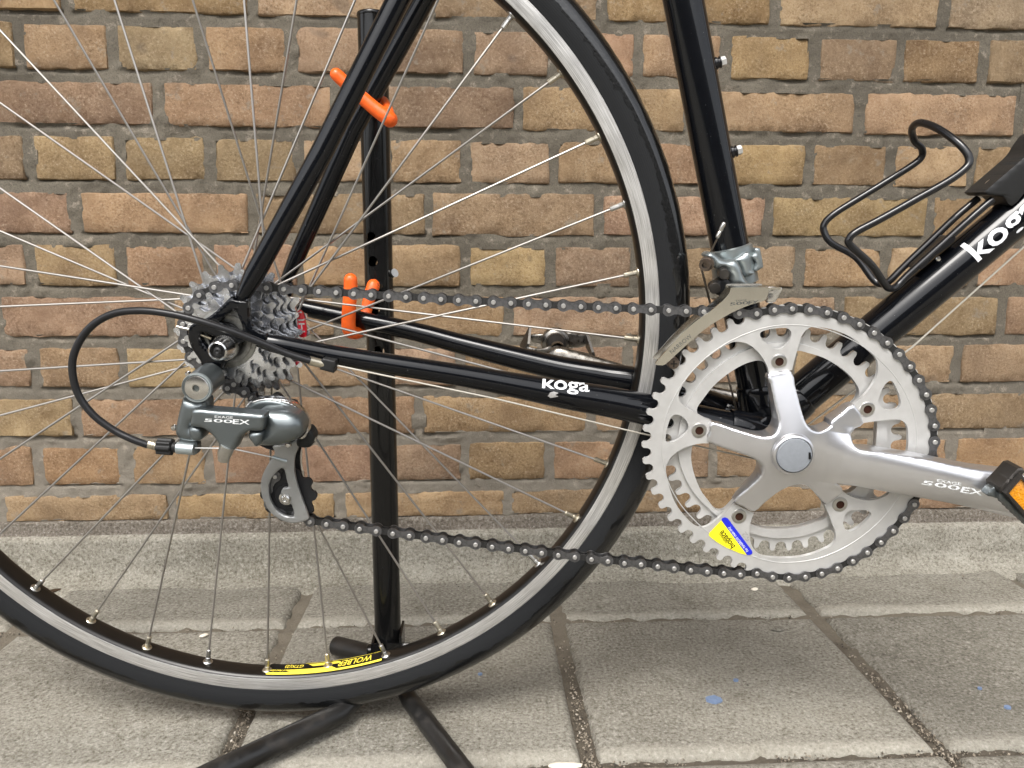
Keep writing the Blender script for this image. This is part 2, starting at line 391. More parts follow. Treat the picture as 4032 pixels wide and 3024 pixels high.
def decal_text(txt, host, org, ang, size, mat, name, parent, sx=1.0, shear=0.0, off=.12, bold=0, align='LEFT', spacing=1.0, cuts=None, width=None):
    """lettering printed on the surface of host; org=(x,z) in bike mm, ang=direction of the baseline"""
    cu = bpy.data.curves.new('t', 'FONT'); cu.body = txt; cu.size = 1; cu.offset = bold; cu.align_x = align; cu.space_character = spacing; cu.resolution_u = 3
    to = bpy.data.objects.new('t', cu); COL.objects.link(to); bpy.context.view_layer.update()
    me = bpy.data.meshes.new_from_object(to.evaluated_get(bpy.context.evaluated_depsgraph_get()))
    bpy.data.objects.remove(to); bpy.data.curves.remove(cu)
    bm = bmesh.new(); bm.from_mesh(me); bpy.data.meshes.remove(me)
    if width:
        x_ = [v.co.x for v in bm.verts]; lo_ = min(x_); sx = width/size/(max(x_)-lo_)
        for v in bm.verts: v.co.x -= lo_
    for v in bm.verts:
        x, y = v.co.x*size*sx+shear*v.co.y*size, v.co.y*size
        v.co = (x, y, 0)
    st = cuts or 1.5
    ys = [v.co.y for v in bm.verts]; xs = [v.co.x for v in bm.verts]
    for k in np.arange(min(ys), max(ys), st):
        bmesh.ops.bisect_plane(bm, geom=bm.verts[:]+bm.edges[:]+bm.faces[:], plane_co=(0, k, 0), plane_no=(0, 1, 0), dist=1e-5)
    for k in np.arange(min(xs), max(xs), st*2.5):
        bmesh.ops.bisect_plane(bm, geom=bm.verts[:]+bm.edges[:]+bm.faces[:], plane_co=(k, 0, 0), plane_no=(1, 0, 0), dist=1e-5)
    return _project(bm, host, org, ang, mat, name, parent, off)
def _project(bm, host, org, ang, mat, name, parent, off):
    hv = [v.co/MM for v in host.data.vertices]; bvh = BVHTree.FromPolygons(hv, [tuple(p.vertices) for p in host.data.polygons])
    ca, sa = math.cos(ang), math.sin(ang); dead = []; yl = None
    for v in bm.verts:
        x = org[0]+v.co.x*ca-v.co.y*sa; z = org[1]+v.co.x*sa+v.co.y*ca
        h = bvh.ray_cast(Vector((x, -300, z)), Vector((0, 1, 0)))
        if h[0] is None: dead.append(v); continue
        nn = h[1] if h[1].y < 0 else -h[1]; v.co = (h[0]+nn*off)*MM
    if dead: bmesh.ops.delete(bm, geom=dead, context='VERTS')
    me = bpy.data.meshes.new(name); bm.to_mesh(me); bm.free()
    o = link(name, me, mat, parent, None)
    for p in me.polygons:
        if p.normal.y > 0: p.flip()
    me.update(); me.shade_smooth(); return o
def decal_poly(loops, host, mat, name, parent, off=.1, step=2.0):
    L = [[Vector((x, z, 0)) for x, z in l] for l in loops]
    bm = bmesh.new(); bv = [bm.verts.new(p) for l in L for p in l]
    for t in tessellate_polygon(L):
        if len(set(t)) == 3: bm.faces.new([bv[i] for i in t])
    xs = [v.co.x for v in bm.verts]; ys = [v.co.y for v in bm.verts]
    for k in np.arange(min(xs)+step/2, max(xs), step): bmesh.ops.bisect_plane(bm, geom=bm.verts[:]+bm.edges[:]+bm.faces[:], plane_co=(k, 0, 0), plane_no=(1, 0, 0))
    for k in np.arange(min(ys)+step/2, max(ys), step): bmesh.ops.bisect_plane(bm, geom=bm.verts[:]+bm.edges[:]+bm.faces[:], plane_co=(0, k, 0), plane_no=(0, 1, 0))
    return _project(bm, host, (0, 0), 0, mat, name, parent, off)
_rs = np.random.RandomState(3); _T = _rs.rand(64, 64, 64).astype(np.float32)
def vnoise(x, y, z, s):
    x, y, z = [np.asarray(a, np.float64)/s+100 for a in (x, y, z)]
    i, j, k = [np.floor(a).astype(int) for a in (x, y, z)]; fx, fy, fz = x-i, y-j, z-k
    fx, fy, fz = [f*f*(3-2*f) for f in (fx, fy, fz)]; g = lambda a, b, c: _T[a & 63, b & 63, c & 63]
    l = lambda a, b, t: a+(b-a)*t
    return l(l(l(g(i, j, k), g(i+1, j, k), fx), l(g(i, j+1, k), g(i+1, j+1, k), fx), fy), l(l(g(i, j, k+1), g(i+1, j, k+1), fx), l(g(i, j+1, k+1), g(i+1, j+1, k+1), fx), fy), fz)
# ================================================================== brick wall
WALL = bpy.data.objects.new('brick_wall', None); COL.objects.link(WALL); WALL.location = (0, .959, 0)
tag(WALL, 'tan and ochre brick wall with wide grey mortar joints behind the bicycle', 'wall')
WY = 959.0
PAL = {'a': (.375, .265, .168), 'o': (.375, .268, .155), 'c': (.375, .245, .158), 'd': (.29, .212, .142), 'e': (.215, .155, .105),
       'y': (.42, .308, .175), 'r': (.355, .215, .148), 'p': (.405, .275, .178), 'k': (.315, .212, .136), 'Y': (.58, .41, .225), 'g': (.305, .232, .145)}
# x positions of the upright joints (mm) course by course, then a colour letter for each brick
COURSES = [
 ([-652.35, -455.86, -249.44, -45.22, 157.69, 363.36, 569.3, 777.61], 'aoaaoog'),
 ([-612.66, -514.3, -407.41, -307.31, -206.06, -103.67, -0.39, 99.84, 201.5, 306.14, 415.42, 520.63, 626.72, 736.28], 'kkgcaeerpodkg'.replace('ee','ed')),
 ([-563.35, -360.61, -155.53, 58.29, 264.81, 475.11, 679.22, 889.83], 'kpeopcp'),
 ([-615.83, -515.48, -412.21, -308.03, -204.11, -100.79, -4.82, 102.67, 211.13, 314.87, 416.92, 520.42, 623.13, 730.27], 'agggaopacydypr'),
 ([-661.71, -466.23, -260.94, -51.13, 154.86, 369.44, 575.95, 788.79], 'ccapcok'),
 ([-626.86, -526.15, -419.8, -314.28, -208.1, -106.82, -7.52, 97.62, 203.98, 309.97, 412.95, 522.37, 637.09, 749.86], 'aarccpydadaap'),
 ([-568.6, -365.22, -162.67, 45.82, 254.33, 468.0, 684.32, 909.54], 'cacapac'),
 ([-630.24, -530.68, -426.93, -324.12, -220.72, -117.7, -14.12, 90.98, 196.32, 302.89, 410.7, 519.78, 631.17, 743.56], 'acycapapapyya'),
 ([-691.72, -487.12, -277.36, -65.45, 151.22, 367.09, 583.99, 806.73], 'ypcapca'),
 ([-641.72, -540.32, -432.45, -330.81, -223.53, -116.25, -9.31, 98.26, 205.1, 312.52, 419.5, 526.0, 635.12, 748.01], 'ccaccapcaapcc'),
 ([-790.45, -590.54, -381.86, -169.47, 46.41, 264.15, 469.81, 683.66, 913.37], 'YyYypppp'),
]
def zbot(k): return 679.6-62*k
rnd = random.Random(5)
def brick(x0, x1, z0, z1, col, name='brick'):
    W, H = x1-x0, z1-z0; cx, cz = (x0+x1)/2, (z0+z1)/2; col = tuple(a*.62+b*.38 for a, b in zip(col, (.395, .27, .158)))
    nx, nz = max(9, int(W/7)), 7; sd_ = rnd.random()*1000; dep = rnd.uniform(-1.0, 1.6); tl = rnd.uniform(-.012, .012); tz = rnd.uniform(-.02, .02)
    mb = MB(); V = []; R = rnd.uniform(1.5, 4.5)
    for j in range(nz+1):
        for i in range(nx+1):
            u = (-1 if i == 0 else 1 if i == nx else (-1+2*(i-1)/(nx-2))*(1-3.2/W)); v = (-1 if j == 0 else 1 if j == nz else (-1+2*(j-1)/(nz-2))*(1-3.2/H))
            x, z = u*W/2, v*H/2
            ex, ez = W/2-abs(x), H/2-abs(z)
            if ex < R and ez < R:
                dx, dz = R-ex, R-ez; d = math.hypot(dx, dz)
                if d > R: x -= math.copysign(dx*(1-R/d), x); z -= math.copysign(dz*(1-R/d), z)
            edge = (i in (0, nx)) or (j in (0, nz))
            k1 = noise.noise(Vector((x*.05+sd_, z*.05, 0)))*2.2+noise.noise(Vector((x*.22+sd_, z*.22, 5)))*1.2
            if edge:
                x += (k1*.8)*(-1 if u > 0 else 1)*(1 if i in (0, nx) else 0); z += (k1*.9+.3)*(-1 if v > 0 else 1)*(1 if j in (0, nz) else 0)*.8
            y = -2.6-dep*.7+tl*x+tz*z+k1*.35+noise.noise(Vector((x*.03, z*.06, sd_)))*1.4
            if edge: y += 2.4+max(0, noise.noise(Vector((x*.1, z*.1, sd_+9))))*3.0
            elif i in (1, nx-1) or j in (1, nz-1): y += .5+max(0, noise.noise(Vector((x*.16, z*.16, sd_+4)))-.1)*7.0
            V.append((x, y, z))
    F = [(j*(nx+1)+i, j*(nx+1)+i+1, (j+1)*(nx+1)+i+1, (j+1)*(nx+1)+i) for j in range(nz) for i in range(nx)]
    ring = [i for i in range(nx+1)]+[j*(nx+1)+nx for j in range(1, nz+1)]+[nz*(nx+1)+i for i in range(nx-1, -1, -1)]+[j*(nx+1) for j in range(nz-1, 0, -1)]
    b = len(V); V += [(V[i][0]*1.004, 30, V[i][2]*1.01) for i in ring]
    for k in range(len(ring)): F.append((ring[k], ring[(k+1) % len(ring)], b+(k+1) % len(ring), b+k))
    mb.add(V, F); o = mb.build(name, 'brick', WALL, 50)
    o.location = (cx*MM, 0, cz*MM); j = rnd.uniform(.80, 1.10); o.color = (min(1, col[0]*j*rnd.uniform(.96, 1.04)), col[1]*j, col[2]*j*rnd.uniform(.9, 1.1), 1)
    return o
BR = []
for k, (jx, letters) in enumerate(COURSES):
    zb = zbot(k); h = 48.5
    if k == 10: zb += 14; h = 34
    for n_, (a, b) in enumerate(zip(jx[:-1], jx[1:])):
        g1, g2 = rnd.uniform(4, 8), rnd.uniform(4, 8)
        brick(a+g1, b-g2, zb+rnd.uniform(-.8, .8), zb+h+rnd.uniform(-1.2, 1.5), PAL[letters[n_ % len(letters)]])
        BR.append((a+g1, b-g2, zb, zb+h))
# the same bond carried on outside the photograph
mb = MB()
XL, XR = COURSES[1][0][0], COURSES[1][0][-1]
def far_brick(x0, x1, z0, z1):
    y = -6-rnd.random()*1.5; c_ = 3
    mb.add([(x0, 8, z0), (x1, 8, z0), (x1, 8, z1), (x0, 8, z1), (x0+c_, y, z0+c_), (x1-c_, y, z0+c_), (x1-c_, y, z1-c_), (x0+c_, y, z1-c_)],
           [(4, 5, 6, 7), (0, 1, 5, 4), (1, 2, 6, 5), (2, 3, 7, 6), (3, 0, 4, 7)])
for k in range(-32, 11):
    L_ = 220 if k % 2 == 0 else 110
    if k >= 0: spans = [(COURSES[k][0][0], -1), (COURSES[k][0][-1], 1)]
    else: spans = [(0 if k % 2 else 55, 1), (0 if k % 2 else 55, -1)]
    for x, d in spans:
        while abs(x) < 2600:
            a, b = (x, x+L_) if d > 0 else (x-L_, x); far_brick(a+6, b-6, zbot(k), zbot(k)+47); x += d*L_
o = mb.build('brickwork', 'brick', WALL, 30); o.color = (.38, .255, .15, 1); tag(o, kind='stuff')
# mortar bed with real relief
xs = np.arange(-640, 680, 2.6); zs = np.arange(40, 790, 2.6); X, Z = np.meshgrid(xs, zs)
Y = vnoise(X, 0*X, Z, 26)*3.4+vnoise(X, 5+0*X, Z, 9)*2.4+vnoise(X, 9+0*X, Z, 4)*1.2-3.9
Y -= 3.2*np.clip((vnoise(X, 50+0*X, Z, 20)-.68)*6, 0, 1)
for (a, b, c_, d) in BR:
    m_ = (X > a-1) & (X < b+1) & (Z < c_+1.5) & (Z > c_-3.4); Y[m_] += 4.0*np.clip(vnoise(X[m_], 80+0*X[m_], Z[m_]*0, 30)*2-.45, 0, 1)
    m_ = (X > a+4) & (X < b-4) & (Z > c_+3.5) & (Z < d-4); Y[m_] = 9
V = np.stack([X.ravel(), Y.ravel(), Z.ravel()], 1); nx = len(xs); nz = len(zs)
ii = (np.arange(nz-1)[:, None]*nx+np.arange(nx-1)[None]).ravel(); F = np.stack([ii, ii+1, ii+1+nx, ii+nx], 1)
me = bpy.data.meshes.new('mortar'); me.from_pydata((V*MM).tolist(), [], F.tolist())
link('mortar', me, 'mortar', WALL, 60)
mb = MB()
for x0, x1, z0, z1 in ((-2600, -640, 0, 2700), (677, 2600, 0, 2700), (-640, 677, 786, 2700), (-640, 677, 0, 41)):
    mb.add([(x0, 0, z0), (x1, 0, z0), (x1, 0, z1), (x0, 0, z1)], [(0, 1, 2, 3)])
mb.add([(-2600, 220, 0), (2600, 220, 0), (2600, 220, 2700), (-2600, 220, 2700), (-2600, 31, 0), (2600, 31, 0), (2600, 31, 2700), (-2600, 31, 2700)], [(1, 0, 3, 2), (3, 7, 6, 2), (0, 4, 7, 3), (1, 2, 6, 5)])
mb.build('mortar', 'mortar', WALL, None)
# cement plinth at the foot of the wall: ledge, face and a ragged fillet
def strip(name, prof, mat, amp, x0=-1500, x1=1500, dx=5, sub=3):
    pr = []
    for a, b in zip(prof[:-1], prof[1:]):
        n_ = max(1, int(math.hypot(b[0]-a[0], b[1]-a[1])/sub))
        pr += [(a[0]+(b[0]-a[0])*i/n_, a[1]+(b[1]-a[1])*i/n_) for i in range(n_)]
    pr.append(prof[-1]); xs = np.arange(x0, x1, dx); PY = np.array([p[0] for p in pr]); PZ = np.array([p[1] for p in pr])
    X, Yp = np.meshgrid(xs, PY); _, Zp = np.meshgrid(xs, PZ); q = np.arange(len(pr))[:, None]*4+0*X
    n1 = vnoise(X, q, 0*X, 40)-.5; n2 = vnoise(X, q, 7+0*X, 11)-.5; n3 = vnoise(X*.25, q*0, 3+0*X, 22)-.5
    Yp = Yp+amp*(n1*1.2+n2*.7); Zp = Zp+amp*(n3*.6+n2*.3)
    V = np.stack([X.ravel(), Yp.ravel(), Zp.ravel()], 1); nx = len(xs); nz = len(pr)
    ii = (np.arange(nz-1)[:, None]*nx+np.arange(nx-1)[None]).ravel(); F = np.stack([ii, ii+1, ii+1+nx, ii+nx], 1)
    me = bpy.data.meshes.new(name); me.from_pydata((V*MM).tolist(), [], F.tolist()); return link(name, me, mat, WALL, 60)
strip('cement_ledge', [(6, 76), (-4, 72), (-6, 57), (-11, 55)], 'ledge', 1.4)
strip('plinth', [(-10, 58), (-17, 54), (-19, 38), (-21, 20), (-26, 9), (-36, 3), (-52, -1.5), (-58, -8)], 'plinth', 2.4)

# ================================================================== pavement
PAVE = bpy.data.objects.new('pavement', None); COL.objects.link(PAVE); tag(PAVE, 'grey square concrete paving slabs with gritty joints', kind='structure')
def slab(x0, x1, y0, y1, tilt):
    cx, cy = (x0+x1)/2, (y0+y1)/2; W, D = x1-x0, y1-y0
    nx, ny = 24, 20; V = []; sd_ = rnd.random()*999
    us = [-1, -.985, -.955]+list(np.linspace(-.92, .92, nx-5))+[.955, .985, 1]; vs2 = [-1, -.98, -.94]+list(np.linspace(-.9, .9, ny-5))+[.94, .98, 1]
    for v in vs2:
        for u in us:
            e = min((1-abs(u))*W/2, (1-abs(v))*D/2); z = -5.5*(1-min(e/7.5, 1))**2
            x, y = u*W/2, v*D/2; nn = noise.noise(Vector((x*.09+sd_, y*.09, 1)))
            if e < 1: x += nn*1.3; y += nn*1.1; z -= 1
            z += noise.noise(Vector((x*.012+sd_, y*.012, 1)))*1.6+noise.noise(Vector((x*.06+sd_, y*.06, 3)))*.5
            V.append((x, y, z+tilt[0]*x+tilt[1]*y))
    mx, my = len(us), len(vs2)
    F = [(j*mx+i, j*mx+i+1, (j+1)*mx+i+1, (j+1)*mx+i) for j in range(my-1) for i in range(mx-1)]
    ring = list(range(mx))+[j*mx+mx-1 for j in range(1, my)]+[(my-1)*mx+i for i in range(mx-2, -1, -1)]+[j*mx for j in range(my-2, 0, -1)]
    b = len(V); V += [(V[i][0], V[i][1], -38) for i in ring]
    F += [(ring[(k+1) % len(ring)], ring[k], b+k, b+(k+1) % len(ring)) for k in range(len(ring))]
    m_ = MB(); m_.add(V, F); o = m_.build('paving_slab', 'slab', PAVE, 50); o.location = (cx*MM, cy*MM, 0); return o
JX = [-1404+300*i for i in range(10)]
for i in range(9):
    for r_i in range(6):
        y1 = 812-250*(r_i-1); y0 = 812-250*r_i
        wob = rnd.uniform(-2, 2)
        o = slab(JX[i]+6.8+wob, JX[i+1]-6.8+wob, y0+3.5+(3 if r_i == 1 else 0), y1-2.5, (rnd.uniform(-.004, .004), rnd.uniform(-.004, .004)))
        o.location.z += rnd.uniform(-.001, .001)
# soil bed under the joints
xs = np.arange(-900, 1000, 3.4); ys = np.arange(250, 990, 3.4); X, Y = np.meshgrid(xs, ys)
Z = -7.5+vnoise(X, Y, 0*X, 16)*4+vnoise(X, Y, 5+0*X, 6)*3.0-1.0+2.5*np.clip((820-Y)/400, -1, 1)*-1
V = np.stack([X.ravel(), Y.ravel(), Z.ravel()], 1); nx = len(xs); nz = len(ys)
ii = (np.arange(nz-1)[:, None]*nx+np.arange(nx-1)[None]).ravel(); F = np.stack([ii, ii+1, ii+1+nx, ii+nx], 1)
me = bpy.data.meshes.new('joint_soil'); me.from_pydata((V*MM).tolist(), [], F.tolist()); tag(link('joint_soil', me, 'soil', PAVE, 80), kind='stuff')
mb = MB()
def stone(x, y, z, s):
    a = [(1, 0, -.7), (-1, 0, -.7), (0, 1, .7), (0, -1, .7)]
    q = Matrix.Rotation(rnd.random()*6.3, 3, Vector((rnd.random()-.5, rnd.random()-.5, rnd.random()-.5)).normalized())
    pts = [(s, 0, 0), (-s, 0, 0), (0, s*rnd.uniform(.6, 1), 0), (0, -s*rnd.uniform(.6, 1), 0), (0, 0, s*rnd.uniform(.4, .9)), (0, 0, -s*.6)]
    P = [q @ Vector(p)+Vector((x, y, z)) for p in pts]
    mb.add(P, [(0, 2, 4), (2, 1, 4), (1, 3, 4), (3, 0, 4), (2, 0, 5), (1, 2, 5), (3, 1, 5), (0, 3, 5)])
for jx in JX[3:7]:
    for _ in range(1500):
        y = rnd.uniform(430, 940)
        if y > 690+rnd.gauss(0, 50): continue
        stone(jx+rnd.gauss(0, 3.6), y, -2.2-rnd.random()*3.5+1.2*noise.noise(Vector((jx, y*.05, 0))), rnd.choice((.6, .8, .9, 1.2, 1.6)))
for jy, sp_ in ((562, 4.0), (812, 1.6)):
    for _ in range(1500 if jy == 562 else 400):
        x = rnd.uniform(-700, 800)
        if noise.noise(Vector((x*.012, jy, 4))) < -.12: continue
        stone(x, jy+rnd.gauss(1, sp_), -2.5-rnd.random()*2.5, rnd.choice((.6, .8, 1.1, 1.5)))
for _ in range(260):
    stone(rnd.uniform(-700, 800), rnd.gauss(905, 9), .2+rnd.random(), rnd.choice((.5, .7, .9, 1.3)))
tag(mb.build('joint_grit', 'grit', PAVE, None), kind='stuff')
mb = MB()
for (gx, gy), r in [((223.12, 645.22), 7.5), ((255.26, 677.02), 2.6), ((483.93, 652.16), 2.0), ((489.06, 620.68), 3.0), ((6.93, 699.9), 2.2)]:
    pts = [(gx+r*math.cos(a)*(1+.3*noise.noise(Vector((a*2, gx, 0)))), gy+r*.8*math.sin(a)*(1+.3*noise.noise(Vector((a*2, gx, 7)))), 1.7) for a in np.linspace(0, 2*math.pi, 17)[:-1]]
    m_ = MB(); m_.add(pts+[(a, b, -.2) for a, b, _ in pts], [tuple(range(16))]+[(k, (k+1) % 16, 16+(k+1) % 16, 16+k) for k in range(16)])
    m_.build('paint_spot', 'bluepaint', PAVE, None)
# ground sheet out to the horizon
mb = MB(); mb.add([(-60000, -60000, -30), (60000, -60000, -30), (60000, 60000, -30), (-60000, 60000, -30)], [(0, 1, 2, 3)])
tag(mb.build('ground', 'slab', None, None), 'flat paved ground running on beyond the slabs', kind='structure')
# small litter
def blob(name, x, y, z, a, b, c_, mat, label, cat, rz=0, curl=0):
    m_ = MB(); V = []; F = []; n1, n2 = 12, 6
    for j in range(n2+1):
        for i in range(n1):
            th = 2*math.pi*i/n1; ph = math.pi*j/n2; k = 1+.25*noise.noise(Vector((math.cos(th)*1.5+x, math.sin(th)*1.5, ph)))
            px, py, pz = a*k*math.sin(ph)*math.cos(th), b*k*math.sin(ph)*math.sin(th), c_*k*math.cos(ph)+c_*.6
            V.append((px, py+curl*px*px, pz))
    for j in range(n2):
        for i in range(n1): F.append((j*n1+i, j*n1+(i+1) % n1, (j+1)*n1+(i+1) % n1, (j+1)*n1+i))
    m_.add(V, F); o = m_.build(name, mat, None, 60); o.location = (x*MM, y*MM, z*MM); o.rotation_euler = (0, 0, rz); tag(o, label, cat); return o
g_ = (663.89, 946.19); blob('dry_leaf', g_[0], g_[1], 0, 21, 5, 2.6, 'leaf', 'dark curled dry leaf lying by the plinth at the right', 'leaf', -.25, .012)
g_ = (348.16, 878.61); blob('pebble', g_[0], g_[1], 0, 5.5, 3, 1.8, 'pebble', 'cream pebble on the slab just below the chainring and chain', 'pebble', .4)
g_ = (336.31, 776.1); blob('pebble', g_[0], g_[1], 0, 7, 4, 1.6, 'slab', 'flat grey chip of stone on the middle slab under the chainring', 'pebble', .1)
g_ = (-291.0, 791.43); blob('pebble', g_[0], g_[1], 0, 4.5, 3, 1.6, 'pebble', 'small white pebble on the slab behind the bottom of the tyre', 'pebble', .7)
g_ = (-512.5, 913.58); blob('leaf_scrap', g_[0], g_[1], 0, 10, 4, 1.6, 'leaf', 'small brown leaf scrap at the left behind the wheel rim', 'leaf', .5, .01)
g_ = (73.87, 558.88); blob('paper_scrap', g_[0], g_[1], 0, 15, 4, 1.5, 'pebble', 'white crumpled paper scrap in the front joint at the bottom edge', 'litter', -.05, .002)

# added, unseen: wall behind the camera for dark reflections, roof overhead for shade
mb = MB(); mb.add([(-9000, -3300, -20), (9000, -3300, -20), (9000, -3300, 1350), (-9000, -3300, 1350), (-9000, -3550, -20), (9000, -3550, -20), (9000, -3550, 1350), (-9000, -3550, 1350)], [(0, 1, 2, 3), (4, 7, 6, 5), (3, 2, 6, 7), (0, 3, 7, 4), (1, 5, 6, 2)])
tag(mb.build('added_dark_wall', 'darkwall', None, None), 'unseen dark wall added behind the camera to darken reflections', 'wall')
mb = MB(); mb.add([(-3200, -350, 2850), (3200, -350, 2850), (3200, 1200, 2850), (-3200, 1200, 2850), (-3200, -350, 2950), (3200, -350, 2950), (3200, 1200, 2950), (-3200, 1200, 2950)], [(0, 3, 2, 1), (4, 5, 6, 7), (0, 1, 5, 4), (1, 2, 6, 5), (2, 3, 7, 6), (3, 0, 4, 7)])
tag(mb.build('added_shade_roof', 'darkwall', None, None), 'unseen roof added above the brick wall to shade its top', 'roof')
# ================================================================== bicycle (x forward, y away from the camera, z up; mm)
BIKE = bpy.data.objects.new('bicycle', None); COL.objects.link(BIKE); BIKE.matrix_world = Matrix([[0.998284, 0.056081, -0.016845, -0.164944], [-0.056985, 0.996626, -0.059066, 0.633654], [0.013476, 0.059924, 0.998112, 0.011093], [0.000000, 0.000000, 0.000000, 1.000000]])
tag(BIKE, 'black steel road bicycle with silver crankset, chain and rear wheel, held in a stand', 'bicycle')
HZ = 342.0; BX, BZ = 405.4, 256.0
def lerp(a, b, t): return a+(b-a)*t
# ---- frame
FR = bpy.data.objects.new('frame', None); COL.objects.link(FR); FR.parent = BIKE
st = [(328.02, 574.12)][0]
sdir = Vector((st[0]-BX, 0, st[1]-BZ)).normalized()
mb = MB(); tube(mb, [Vector((BX, 0, BZ))+sdir*t for t in (8, 60, 150, 250, 330, 440, 545)], 14.3, 32)
seat_tube = mb.build('seat_tube', 'enamel', FR)
dt = [(533.72, 373.12)][0]; ddir = Vector((dt[0]-BX, 0, dt[1]-BZ)).normalized()
mb = MB(); tube(mb, [Vector((BX, 0, BZ))+ddir*t for t in (10, 60, 150, 260, 360, 480, 590)], 15.9, 36)
down_tube = mb.build('down_tube', 'enamel', FR)
SEAT = Vector((BX, 0, BZ))+sdir*520; HEAD = Vector((BX, 0, BZ))+ddir*598
mb = MB(); tube(mb, [SEAT, Vector((HEAD.x-30, 0, SEAT.z+4))], 12.7, 28); mb.build('top_tube', 'enamel', FR)
hd_ = (Vector((HEAD.x-34, 0, SEAT.z+30))-HEAD).normalized(); mb = MB(); tube(mb, [HEAD-hd_*32, Vector((HEAD.x-34, 0, SEAT.z+30))], 17.5, 30); mb.build('head_tube', 'enamel', FR)
mb = MB(); lathe(mb, [(0, -34), (17, -34), (19.5, -32.5), (20.2, -30), (20.2, 30), (19.5, 32.5), (17, 34), (0, 34)], (BX, 0, BZ), (0, 1, 0), 36)
# lug collars round the tubes
tube(mb, [Vector((BX, 0, BZ))+sdir*t for t in (6, 30, 36, 37)], [16.2, 15.8, 15.2, 14.4], 32, False)
tube(mb, [Vector((BX, 0, BZ))+ddir*t for t in (6, 30, 37, 38.5)], [17.8, 17.4, 16.8, 16], 32, False)
tube(mb, [(BX, -22, BZ), (BX-34, -26, BZ+9), (BX-35.5, -26, BZ+9.3)], [14, 12.8, 12], 24, False)
tube(mb, [(BX, 22, BZ), (BX-34, 26, BZ+9), (BX-35.5, 26, BZ+9.3)], [14, 12.8, 12], 24, False)
mb.build('bottom_bracket_shell', 'enamel', FR)
cs = [(23.73, -61.0, 341.29), (37.76, -60.0, 337.69), (79.95, -54.0, 327.47), (164.78, -44.0, 310.39), (210.13, -39.0, 300.3), (244.01, -35.0, 292.54), (288.18, -30.0, 283.1)]
mb = MB(); tube(mb, spline(cs+[(BX-6, -24, BZ)], 6), [5.2, 6.9, 7.2, 8.2, 9.6, 10.9, 12.1, 12.6], 32, True)
chainstay = mb.build('chainstay', 'enamel', FR)
cn = [(12.56, 61.0, 351.88), (33.21, 60.0, 346.1), (112.25, 53.0, 329.65), (158.62, 48.0, 317.73), (210.88, 42.0, 304.95), (245.3, 37.0, 297.52), (279.53, 32.0, 292.14), (317.63, 27.0, 285.28)]
mb = MB(); tube(mb, spline(cn+[(BX-6, 24, BZ)], 6), [5.2, 7.2, 8.0, 8.7, 9.8, 10.3, 10.8, 11.8, 12.4], 28, True)
mb.build('chainstay', 'enamel', FR)
ss = [(15.52, -61.0, 372.52), (23.89, -60.0, 386.65), (74.23, -50.0, 468.96), (129.01, -38.0, 567.26), (138.45, -36.0, 584.03)]
def to_seat(p, q, ye):
    p, q = Vector((p[0], p[2])), Vector((q[0], q[2])); d = q-p; b = Vector((BX, BZ)); e = Vector((sdir.x, sdir.z)); t = ((b-p).x*e.y-(b-p).y*e.x)/(d.x*e.y-d.y*e.x); m_ = p+d*t; return (m_.x-4, ye, m_.y-6)
ss.append(to_seat(ss[-2], ss[-1], -16))
mb = MB(); tube(mb, ss, [5.0, 7.0, 7.7, 7.9, 7.9, 7.5], 24, True, round_ends=True); mb.build('seatstay', 'enamel', FR)
sn = [(7.9, 61.0, 368.04), (21.27, 60.0, 392.03), (76.95, 50.0, 493.87), (138.48, 38.0, 585.4), (150.28, 36.0, 603.29)]
sn.append(to_seat(sn[-2], sn[-1], 16))
mb = MB(); tube(mb, sn, [4.6, 7.0, 7.9, 8.0, 8.0, 7.5], 24, True, round_ends=True); mb.build('seatstay', 'enamel', FR)
# drive side dropout with its triangular window and axle slot
out = [(9.62, 372.79), (11.3, 370.23), (17.63, 369.53), (20.32, 371.09), (20.03, 366.3), (19.71, 360.53), (20.68, 354.71), (23.63, 350.15), (27.92, 347.51), (31.03, 346.18), (31.41, 342.91), (28.93, 340.32), (25.43, 341.01), (20.32, 341.71), (15.09, 341.11), (10.33, 338.54), (8.29, 333.96), (5.54, 328.71), (0.02, 325.46), (-3.35, 320.84), (-10.26, 320.24), (-15.21, 322.95), (-17.27, 328.27), (-21.14, 334.91), (-23.36, 341.49), (-23.59, 347.37), (-21.95, 351.9), (-17.11, 355.09), (-11.77, 356.98), (-5.67, 360.14), (2.0, 366.48), (7.59, 371.54)]
win = [(9.43, 363.85), (11.59, 362.86), (12.81, 358.67), (15.03, 351.21), (13.45, 347.98), (9.41, 349.64), (2.66, 353.28), (-0.08, 354.92), (1.1, 357.17), (5.29, 360.67)]
slot = [(-15.04, 346.96), (-12.65, 348.23), (-7.72, 345.91), (-0.35, 341.92), (1.15, 337.32), (-1.3, 332.08), (-5.32, 330.8), (-8.89, 334.13), (-12.38, 338.11), (-15.15, 342.72)]
mb = MB(); pillow(mb, [sm(out, 3), sm(win, 3), sm(slot, 2)], -61, -66.5, .9, 1.1, 2.2)
mb.build('dropout', 'enamel', FR)
outn = [(5.75, 372.92), (15.27, 369.58), (14.04, 353.3), (22.46, 348.84), (19.47, 337.87), (-0.8, 331.43), (-18.41, 331.61), (-17.27, 344.85), (-5.43, 355.68)]
mb = MB(); pillow(mb, [sm(outn, 3)], 64, 59, .8, 1.2, 3); mb.build('dropout', 'enamel', FR)
mb = MB(); a_, b_ = [(-15.65, -64.0, 345.65), (-8.8, -64.0, 342.84)]; tube(mb, [Vector(a_).lerp(Vector(b_), i/24) for i in range(25)], [1.25 if i % 2 else 1.0 for i in range(25)], 10); mb.build('adjuster_screw', 'brass', FR)
